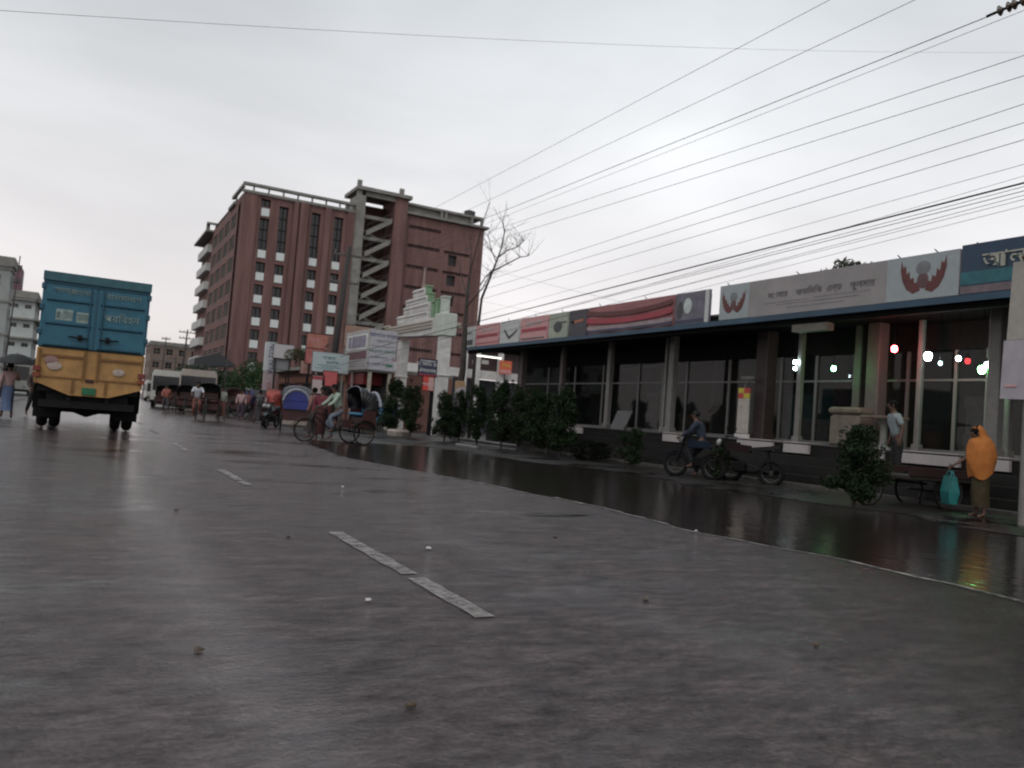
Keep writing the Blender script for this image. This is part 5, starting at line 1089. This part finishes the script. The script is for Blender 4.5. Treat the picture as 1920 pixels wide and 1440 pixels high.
# ================================================================== BUSES
def bus(label, loc, rz, col, L=9.0, stripe=None):
    o = thing('bus', label, 'bus', loc, rz, 'buses queued on the far road')
    w2 = 1.2; pr = [(-w2, .45), (w2, .45), (w2, 2.6), (w2 - .15, 2.9), (-w2 + .15, 2.9), (-w2, 2.6)]
    MB().loft([[(x * .97, 0, z if z > .5 else .55) for x, z in pr], [(x, .15, z) for x, z in pr], [(x, L - .15, z) for x, z in pr], [(x * .97, L, z) for x, z in pr]]).build('body', col, o)
    MB().loft([[(-w2 + .1, -.02, 1.35), (w2 - .1, -.02, 1.35), (w2 - .1, -.005, 2.45), (-w2 + .1, -.005, 2.45)], [(-w2 + .1, .1, 1.35), (w2 - .1, .1, 1.35), (w2 - .1, .1, 2.45), (-w2 + .1, .1, 2.45)]]).build('windscreen', glassd, o)
    for s in (-1, 1):
        for j in range(7): MB().box(*sorted((s * w2, s * (w2 + .015))), .5 + j * 1.18, 1.5 + j * 1.18, 1.45, 2.3).build('window', glassd, o)
        for y in (1.7, L - 2.2):
            wv = MB().torus((s * (w2 - .15), y, .45), (1, 0, 0), .33, .12, 22, 8).build('wheel', rubber, o, smooth=True); MB().tube([(s * (w2 - .2), y, .45), (s * (w2 - .08), y, .45)], .2, 12).build('rim', conc, wv)
        MB().ell((s * .85, -.03, .85), (.14, .05, .1), 10, 6).build('headlight', mat('lamp_glass', (.22, .22, .22), .2), o)
    MB().bev(-w2, w2, -.12, .1, .42, .62, .02).build('bumper', blackm, o)
    if stripe:
        sm_ = MB()
        for s in (-1, 1): sm_.box(*sorted((s * (w2 + .002), s * (w2 + .012))), .3, L - .3, .8, 1.15)
        sm_.build('stripe', stripe, o)
    return o
g = G(283, 757); bw_ = mat('bus_white', (.38, .38, .35), .4, var=.12, scale=1.5); bc_ = mat('bus_cream', (.29, .255, .22), .4, var=.12, scale=1.5)
gx, gy = aY(284, 745, 66).x, 66
bus('white and green bus just right of the truck', (gx + 1.1, gy, 0), R(-6), bw_, stripe=mat('bus_green', (.06, .16, .10), .4)); gx = aY(345, 745, 60).x
bus('cream bus behind the first rickshaws', (gx + .6, 58, 0), R(-8), bc_); bus('small white bus far down the road between the truck and the others', (aY(276, 740, 120).x + 1, 120, 0), R(-2), bw_)
bus('white bus far off beyond the truck on the left', (aY(62, 740, 75).x - 1.5, 75, 0), R(-3), bw_)

# ================================================================== POLES, WIRES
def pole(label, base, top, r=.16, arms=(), group='utility poles', m_=None, name='utility_pole'):
    o = thing(name, label, 'pole', tuple(base), group=group); b_ = Vector(base); t_ = Vector(top) - b_
    MB().tube([(0, 0, 0), t_ * .5, t_], [r, r * .8, r * .55], 10).build('shaft', m_ or mat('pole_dark', (.028, .024, .023), .8, bump=.4), o, smooth=True)
    for f_, wd in arms:
        c = t_ * f_; MB().box(c.x - wd, c.x + wd, c.y - .05, c.y + .05, c.z - .05, c.z + .05).build('crossarm', conc_d, o)
        ins = MB()
        for u in (-.9, -.4, .4, .9): ins.tube([(c.x + u * wd, c.y, c.z + .05), (c.x + u * wd, c.y, c.z + .22)], [.05, .03], 8)
        ins.build('insulators', mat('ceramic', (.10, .06, .05), .25), o)
    return o
PX = 12.0; ytop = aX(656, 462, PX).y; pt = aX(656, 462, PX); pb = Vector((aX(628, 700, PX).x - .35, aX(628, 700, PX).y, 0))
UPo = pole('thick dark pole carrying the street wires between signboards', pb, pt, .22, ((.95, .8), (.80, .8)))
fb = MB().tube([(.02, -.1, 3.8), (.04, -.1, 4.8)], .26, 8); rg = random.Random(5)
for k_ in range(14): a = rg.random() * 6.28; z = rg.uniform(3.9, 4.7); fb.tube([(math.cos(a) * .2, math.sin(a) * .2, z), (math.cos(a) * .34, math.sin(a) * .3, z - .15)], .06, 5)
fb.build('cable_bundle', mat('bundle_rust', (.12, .06, .05), .8), UPo)
pole('thin far pole rising above the tan building', G(322, 752), aY(306, 628, 150) if 0 else Vector((G(322, 752).x, G(322, 752).y, 0)) + Vector((0, 0, 8.2)), .12, ((.92, .8),))
p = aY(352, 618, 100); pole('far pole with a crossarm in front of the tan building', (p.x - .3, 100, 0), tuple(p), .15, ((.96, .9), (.88, .8)))
p = aY(312, 632, 105); pole('slim far pole standing left of the crossarm pole', (p.x - .3, 105, 0), tuple(p), .1, ((.97, .5),))
for px_, py_, Y_ in ((430, 655, 70),): p = aY(px_, py_, Y_); pole('lamp pole before the left end of the brick block', (p.x - .2, Y_, 0), tuple(p), .08)
p = aY(38, 480, 60); pole('thin mast above the buildings at the far left', (p.x - .3, 60, 0), tuple(p), .06)

wirem = mat('wire_black', (.045, .043, .045), .6); 
def wire(label, pts, r=.012, group='overhead wires', sag=0.):
    P3 = [Vector(p) for p in pts]; out_ = []
    n = 40
    # smooth curve through the measured points (quadratic through three, straight for two)
    for i in range(n + 1):
        t_ = i / n
        if len(P3) == 2: p = P3[0].lerp(P3[1], t_); p = p + Vector((0, 0, -sag * 4 * t_ * (1 - t_)))
        else:
            a, b_, c_ = P3; tb_ = (b_ - a).length / ((b_ - a).length + (c_ - b_).length)
            l0 = (t_ - tb_) * (t_ - 1) / (tb_ * 1.0); l1 = t_ * (t_ - 1) / (tb_ * (tb_ - 1)); l2 = t_ * (t_ - tb_) / (1 - tb_)
            p = a * l0 + b_ * l1 + c_ * l2
        out_.append(p)
    o = MB().tube(out_, r * (.42 if r < .02 else .6), 5).build('overhead_wire', wirem); return tag(o, label, 'wire', group)
XW_ = 12.0
def lwire(label, p0, p1, X=XW_, r=.012, left=None, sag=.0):
    a, b_ = aX(*p0, X), aX(*p1, X)
    d = (a - b_); far = pt.y
    e0 = a + d * ((far - a.y) / d.y); 
    # near end: carry on past the frame towards the next pole behind the camera
    e1 = b_ - d * ((b_.y + 6) / d.y)
    o = wire(label, [e0, (e0 + e1) / 2 + Vector((0, 0, -sag)), e1], r=r); return o
L = [((820, 387), (1555, 0), 'topmost street wire, leaving the picture first along its upper edge', .013),
     ((875, 395), (1715, 0), 'second wire from the top running to the upper edge', .013),
     ((1100, 333), (1850, 32), 'third wire, the thick one ending in a dark insulator string', .018),
     ((930, 412), (1500, 186), 'thin wire twisted just under the thick third wire', .010),
     ((915, 435), (1920, 104), 'upper of the two wires in the middle of the right sky', .013),
     ((908, 457), (1920, 142), 'lower of the two wires in the middle of the right sky', .013),
     ((900, 530), (1920, 195), 'first of three even wires below the middle pair', .013),
     ((900, 545), (1920, 230), 'second of three even wires below the middle pair', .013),
     ((900, 562), (1920, 262), 'third of three even wires below the middle pair', .013),
     ((930, 582), (1920, 308), 'thin pale wire above the heavy cable', .010),
     ((900, 602), (1920, 343), 'heavy cable, the thickest low one over the signboards', .026),
     ((960, 602), (1920, 358), 'cable running close under the heavy one', .015),
     ((980, 612), (1920, 374), 'lowest thin wire just over the long canopy', .010),
     ((1010, 606), (1920, 366), 'loose cable between the heavy cable and the lowest wire, second of the bundle', .011),
     ((940, 606), (1920, 350), 'loose cable touching the underside of the heavy cable', .012),
     ((1080, 600), (1920, 386), 'slack low wire dipping over the red cloth banner', .009),
     ((1000, 596), (1920, 330), 'faint wire between the pale wire and the heavy cable', .008)]
for a, b_, lab, r in L: lwire(lab, a, b_, r=r)
wire('single thin wire crossing the whole sky over the road', [aY(-300, 0, 11), aY(900, 72, 13.5), aY(2300, 92, 15)], r=.007)
wire('faint drop wire slanting behind the bare tree', [aX(900, 500, 20), aX(1500, 640, 20)], r=.012, sag=.1)
wire('faint drop wire slanting low behind the canopy signs', [aX(905, 565, 22), aX(1240, 620, 22)], r=.012, sag=.1)
wire('distribution wire along the far left of the street', [(-4, 15, 6.9), (-5, 95, 7.4)], r=.014, sag=.5)
wire('thin cable from the gateway to the dark pole', [aX(640, 700, 12.4), aX(880, 600, 12.4)], r=.012, sag=.3)
# insulator string at the upper right
c = aX(1886, 14, XW_); c0 = aX(1850, 31, XW_); c1 = aX(1935, -6, XW_); dd = (c1 - c0)
ins = thing('insulator_string', 'dark insulator string on the thick wire at the upper right corner', 'insulator', tuple(c0))
im = MB(); im.tube([(0, 0, 0), dd], .022, 6); im.build('rod', blackm, ins)
dm2 = MB()
for t_ in (.3, .5, .62, .8): p = dd * t_; u = dd.normalized(); dm2.tube([p - u * .03, p, p + u * .05], [.03, .085, .03], 10)
dm2.build('discs', mat('disc_brown', (.05, .03, .02), .3), ins)

# banner post at the right edge
c = aX(1912, 620, 12.6); bp2 = thing('banner_post', 'pale post at the right edge hung with a white banner and a lower flyer', 'post', (12.6, c.y, 0))
MB().tube([(.1, -.12, 0), (.1, -.12, 3.6)], .07, 10).build('shaft', postm, bp2)
zt1, zb1, zb_2 = aX(1905, 492, 12.6).z, aX(1895, 638, 12.6).z, aX(1895, 748, 12.6).z
yl1, yl2 = aX(1893, 560, 12.6).y - c.y, aX(1880, 700, 12.6).y - c.y
MB().loft([[(-.03, yl1, zb1), (.0, yl1, zb1), (.0, -.6, zb1), (-.03, -.6, zb1)], [(-.03, yl1 - .05, zt1), (.0, yl1 - .05, zt1), (.0, -.6, zt1), (-.03, -.6, zt1)]]).build('banner', mat('banner_cream', (.30, .28, .25), .8, var=.12), bp2)
MB().loft([[(-.05, yl2, zb_2), (-.035, yl2, zb_2), (-.035, -.6, zb_2 - .02), (-.05, -.6, zb_2 - .02)], [(-.06, yl2 - .03, zb1 - .01), (-.035, yl2 - .03, zb1 - .01), (-.035, -.6, zb1 - .01), (-.06, -.6, zb1 - .01)]]).build('flyer', mat('flyer_lilac', (.26, .24, .28), .7, col2=(.36, .33, .35), scale=3), bp2)
MB().box(-.066, -.051, yl2 - .25, yl2 - .08, zb_2 + .18, zb_2 + .21).build('printed_band', pinkb, bp2)
MB().ell((.0, -.12, zt1 + .06), (.09, .14, .05), 10, 6).build('knot', mat('knot_brown', (.10, .06, .03), .8), bp2)

# ================================================================== TREES AND SHRUBS
def leaf_blob(mb, c, r, n, ls, rg, taper=0.):
    for _ in range(n):
        while True:
            v = Vector((rg.uniform(-1, 1), rg.uniform(-1, 1), rg.uniform(-1, 1)))
            if .25 < v.length < 1: break
        q = 1 - taper * max(0, v.z)
        p = Vector((c[0] + v.x * r[0] * q, c[1] + v.y * r[1] * q, c[2] + v.z * r[2])); s = ls * rg.uniform(.6, 1.4)
        a = Vector((rg.gauss(0, 1), rg.gauss(0, 1), rg.gauss(0, .8))).normalized(); b_ = a.cross(Vector((rg.gauss(0, 1), rg.gauss(0, 1), rg.gauss(0, 1)))).normalized()
        mb.quad(p - a * s, p + b_ * s * .38, p + a * s, p - b_ * s * .38)
def shrub_mesh(seed, h, w_, n, material=leaf, ls=.05, label='', loc=(0, 0, 0), rz=0, grp='shrubs planted along the flooded strip'):
    rg = random.Random(seed); o = thing('shrub', label, 'shrub', loc, rz, grp)
    mb = MB(); tips = []
    for k_ in range(26):
        f = .16 + .80 * (k_ + rg.random()) / 26; z = h * f; R_ = w_ / 2 * (math.sin(math.pi * min(1, .2 + .66 * f)) ** .8) * rg.uniform(.55, 1.08)
        a = rg.random() * 6.28; q = R_ * rg.uniform(.2, .8); c_ = (q * math.cos(a), q * math.sin(a), z); tips.append(c_)
        leaf_blob(mb, c_, (R_ * .5, R_ * .5, h * rg.uniform(.07, .13)), n // 22, ls, rg)
    for k_ in range(16):       # stray shoots
        a = rg.random() * 6.28; z = h * rg.uniform(.35, 1.02); rr_ = w_ / 2 * rg.uniform(.6, 1.15) * (1.15 - z / h * .6); c_ = (rr_ * math.cos(a), rr_ * math.sin(a), z); tips.append(c_); leaf_blob(mb, c_, (.05, .05, h * .07), 16, ls, rg)
    mb.build('crown', material, o)
    tr_ = MB(); tr_.tube([(0, 0, 0), (.01, 0, h * .35), (0, .01, h * .8)], [.035, .025, .01], 7)
    for c_ in tips: tr_.tube([(0, 0, c_[2] * .35), (c_[0] * .6, c_[1] * .6, c_[2] * .8), c_], [.010, .007, .003], 4)
    tr_.build('trunk', bark, o); return o
def hpx(X, pxt, pyt): return aX(pxt, pyt, X).z
sh1 = None
spec = [(1600, 952, 11.6, 818, .76, 'low bushy shrub nearest the camera, in front of the beige chest', 1, 3800, .035),
        (1180, 884, 12.6, 812, .62, 'small shrub alone before the steps under the leaning board', 2, 1700, .03),
        (1348, 900, 12.9, 842, .42, 'dim low shrub between the two motorcycles', 3, 900, .03),
        (1048, 862, 12.7, 742, .85, 'tall dark shrub, nearest of the close row', 4, 3200, .045),
        (1000, 836, 13.0, 744, .85, 'tall shrub, second nearest in the close row', 5, 2600, .045),
        (940, 828, 13.1, 733, 1.0, 'dense tall shrub, third in the close row', 6, 2600, .05),
        (894, 826, 13.2, 736, .9, 'shrub right of the white flyer tree, fourth in the close row', 7, 2200, .05),
        (970, 832, 13.2, 742, .8, 'narrow shrub wedged between the second and third of the close row', 15, 1900, .045),
        (860, 826, 13.3, 744, .8, 'narrow shrub at the foot of the flyer tree', 16, 1900, .045),
        (1024, 846, 13.2, 752, .8, 'narrow shrub wedged between the two nearest of the close row', 17, 1900, .045),
        (832, 832, 12.4, 748, .95, 'shrub left of the white flyer, under the navy board', 8, 2200, .05),
        (768, 822, 12.0, 734, .85, 'slim shrub right of the broad first shrub by the gateway', 9, 1800, .05),
        (740, 812, 12.1, 722, 1.25, 'broad shrub at the foot of the left gate pillar', 10, 2600, .055)]
for px_, py_, X_, pt_, w_, lab, sd2, n_, ls_ in spec:
    base = aX(px_, py_, X_); hh = aX(px_ + 3, pt_, X_).z * 1.1; w_ *= 1.3 if px_ < 1100 else 1.4; n_ = int(n_ * 1.9)
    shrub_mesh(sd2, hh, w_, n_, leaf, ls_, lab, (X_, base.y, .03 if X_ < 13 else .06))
bx0 = aY(918, 835, 25); 
def leafy(label, base, trunk_h, blobs, material, ls=.12, cat='tree', grp=None, seed=1, trunk_r=.12, name='leafy_tree'):
    rg = random.Random(seed); o = thing(name, label, cat, base, 0, grp); mb = MB()
    for c_, r_, n_ in blobs: leaf_blob(mb, c_, r_, n_, ls, rg)
    mb.build('crown', material, o); t_ = MB(); t_.tube([(0, 0, 0), (.1, 0, trunk_h * .6), (0, .1, trunk_h)], [trunk_r, trunk_r * .8, trunk_r * .5], 8)
    for c_, r_, n_ in blobs: t_.tube([(0, .05, trunk_h * .8), (c_[0] * .6, c_[1] * .6, (trunk_h + c_[2]) / 2), c_], [trunk_r * .5, trunk_r * .3, .02], 6)
    t_.build('trunk', bark, o); return o
g = aX(470, 745, 14.5); yb_ = g.y
leafy('bright green bushy tree left of the tall white vertical sign', (14.3, yb_, 0), 1.6, [((-.6, .5, 3.0), (1.5, 1.8, 1.3), 900), ((.8, -.8, 3.6), (1.4, 1.6, 1.3), 900), ((.4, 1.6, 4.1), (1.3, 1.6, 1.1), 700), ((-1.0, 2.5, 2.3), (1.4, 2, 1.2), 700), ((.8, -2, 2.2), (1.2, 1.4, 1.4), 700)], leaf2, .14, seed=4, name='bushy_tree')
g = aX(385, 700, 11.5); leafy('dull green tree under the tin canopy beside the buses', (aY(375, 700, 85).x, 85, 0), 2, [((0, 0, 3.2), (2.6, 2.5, 1.1), 1100), ((2.2, 0, 3.0), (1.8, 2, .9), 700)], mat('leaf_dull', (.018, .032, .014), .7), .2, seed=9, name='dull_tree')
c = aY(552, 694, 50); leafy('olive plant growing on the low shop roof', (c.x, 50, zr + .2), .3, [((0, 0, .55), (.8, .6, .42), 500), ((.5, 0, .8), (.5, .5, .3), 250)], leaf3, .08, 'plant', seed=12, trunk_r=.03, name='roof_plant')
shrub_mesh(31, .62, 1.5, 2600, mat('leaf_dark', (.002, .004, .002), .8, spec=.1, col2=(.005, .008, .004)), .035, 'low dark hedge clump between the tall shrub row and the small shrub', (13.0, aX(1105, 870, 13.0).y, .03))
# tree whose top shows over the near signboard
tx = aX(1590, 492, 25.5); leafy('feathery tree top showing above the long grey signboard', (25.5, tx.y, 0), 6.0, [((0, 0, tx.z - .1), (.7, .55, .20), 170), ((.2, -.9, tx.z - .3), (.6, .8, .16), 150), ((0, .75, tx.z - .35), (.5, .5, .15), 110), ((0, -2.6, tx.z - .7), (.5, .7, .3), 120), ((.5, 0, tx.z - .8), (1.2, 1.5, .3), 160)], mat('leaf_grey', (.03, .045, .02), .7), .10, seed=21, name='feathery_tree')
# bare trees
def bare(label, pts, rads, X, seed, depth=4, spread=.5, n0=7, ln=2.0, name='bare_tree'):
    rg = random.Random(seed); P3 = [aX(px_, py_, X) for px_, py_ in pts]; b0 = Vector((X, P3[0].y, 0)); o = thing(name, label, 'tree', tuple(b0), 0, 'leafless trees')
    tr_ = MB(); main = [Vector((0, 0, 0))] + [p - b0 for p in P3 if p.z > .3]; 
    while len(rads) < len(main): rads = rads + [rads[-1] * .8]
    tr_.tube(main, rads[:len(main)], 8); tr_.build('trunk', bark, o, smooth=True)
    br = MB()
    def grow(p, d, l, r, k_):
        pts_ = [p]; 
        for q in range(4): d = (d + Vector((rg.gauss(0, .16), rg.gauss(0, .16), rg.gauss(0, .1) + .04))).normalized(); pts_.append(pts_[-1] + d * l / 4)
        br.tube(pts_, [r * (1 - .18 * i) for i in range(5)], 5)
        if k_ > 0:
            for q in range(3): i = rg.choice((2, 3, 4)); nd = (d + Vector((rg.gauss(0, spread), rg.gauss(0, spread), rg.gauss(0, spread * .6)))).normalized(); grow(pts_[i], nd, l * rg.uniform(.45, .7), r * .5, k_ - 1)
    return o, br, main, grow
o, br, mn, grow = bare('dark forked leafless tree in front of the right end of the brick block', [(862, 730), (868, 690), (873, 600), (876, 560), (880, 520)], [.18, .16, .14, .10, .08, .06], 14.0, 3)
J0 = mn[-2]
def seg(pts_px, X, b0, r0): return [aX(a, b_, X) - b0 for a, b_ in pts_px]
b0 = o.location.copy()
for pl, r0 in (([(876, 560), (866, 520), (858, 485)], .03), ([(878, 540), (884, 500), (896, 455), (905, 420), (918, 380)], .032), ([(875, 575), (888, 560), (905, 540), (918, 515), (928, 498)], .035), ([(880, 520), (884, 480), (882, 450)], .025)):
    q = seg(pl, 14.0, b0, r0); br.tube(q, [r0 * (1 - i / len(q) * .75) for i in range(len(q))], 6)
    for p_ in q[1:]: 
        for _ in range(2): grow(p_, Vector((random.gauss(0, .5), random.gauss(0, .6), .7)).normalized(), .9, r0 * .18, 1)
br.build('branches', bark, o)
o, br, mn, grow = bare('thin leafless tree with fine twigs right of the brick block', [(893, 640), (897, 610), (903, 560), (915, 530), (923, 510)], [.10, .09, .08, .07, .06, .05], 18.0, 8); b0 = o.location.copy()
for pl, r0 in (([(923, 510), (933, 485), (940, 465), (946, 435), (942, 415)], .055), ([(921, 510), (950, 495), (975, 482), (990, 480)], .04), ([(935, 482), (950, 470), (970, 463), (982, 452)], .035), ([(930, 490), (922, 470), (915, 440)], .03), ([(900, 535), (910, 520), (921, 508)], .035)):
    q = seg(pl, 18.0, b0, r0); br.tube(q, [r0 * (1 - i / len(q) * .7) for i in range(len(q))], 6)
    for p_ in q[1:]:
        for _ in range(4): grow(p_, Vector((random.gauss(0, .5), random.gauss(0, .8), random.uniform(.1, .9))).normalized(), .9, .013, 1)
br.build('branches', bark, o)
# flyer tied on the dark tree
c = aX(860, 742, 13.6); fl_ = thing('flyer_board', 'white slanting flyer with an orange top tied to the dark bare tree', 'poster', tuple(c))
MB().loft([[(-.03, .55, -.42), (0, .55, -.42), (0, -.38, -.5), (-.03, -.38, -.5)], [(-.03, .35, .28), (0, .35, .28), (0, -.62, .36), (-.03, -.62, .36)]]).build('panel', mat('flyer_white', (.34, .30, .33), .6, var=.1), fl_)
MB().loft([[(-.035, .35, .285), (-.005, .35, .285), (-.005, -.62, .365), (-.035, -.62, .365)], [(-.035, .38, .62), (-.005, .38, .62), (-.005, -.5, .6), (-.035, -.5, .6)]]).build('top_strip', mat('flyer_orange', (.28, .17, .09), .6), fl_)
for y_, z_, m_ in ((.2, .08, inkg), (.3, -.15, navyl), (-.2, .1, pinkb), (-.15, -.15, pinkb)): MB().box(-.036, -.031, y_ - .14, y_ + .14, z_, z_ + .07).build('printed_band', m_, fl_)
# white kerb blocks seen behind the shrubs, and a rail
c = aX(870, 833, 11.6)
kbk = MB().bev(-.06, .06, -.8, .8, 0, .10, .02).build('kerb_block', postm); kbk.location = (11.7, c.y, .03); tag(kbk, 'whitewashed kerb block lying at the water edge below the shrubs', 'kerb block')
c = aX(745, 808, 12.3); pb_ = MB(); pb_.loft([[(.45 * math.cos(a), .45 * math.sin(a), 0) for a in [i * .5236 for i in range(12)]], [(.5 * math.cos(a), .5 * math.sin(a), .22) for a in [i * .5236 for i in range(12)]], [(.42 * math.cos(a), .42 * math.sin(a), .3) for a in [i * .5236 for i in range(12)]]])
po_ = pb_.build('planter', mat('planter_pale', (.28, .24, .21), .8)); po_.location = (12.0, aX(742, 812, 12.0).y - .3, .02); tag(po_, 'low pale round planter under the broad shrub by the gateway', 'planter')
sc.render.film_transparent = False
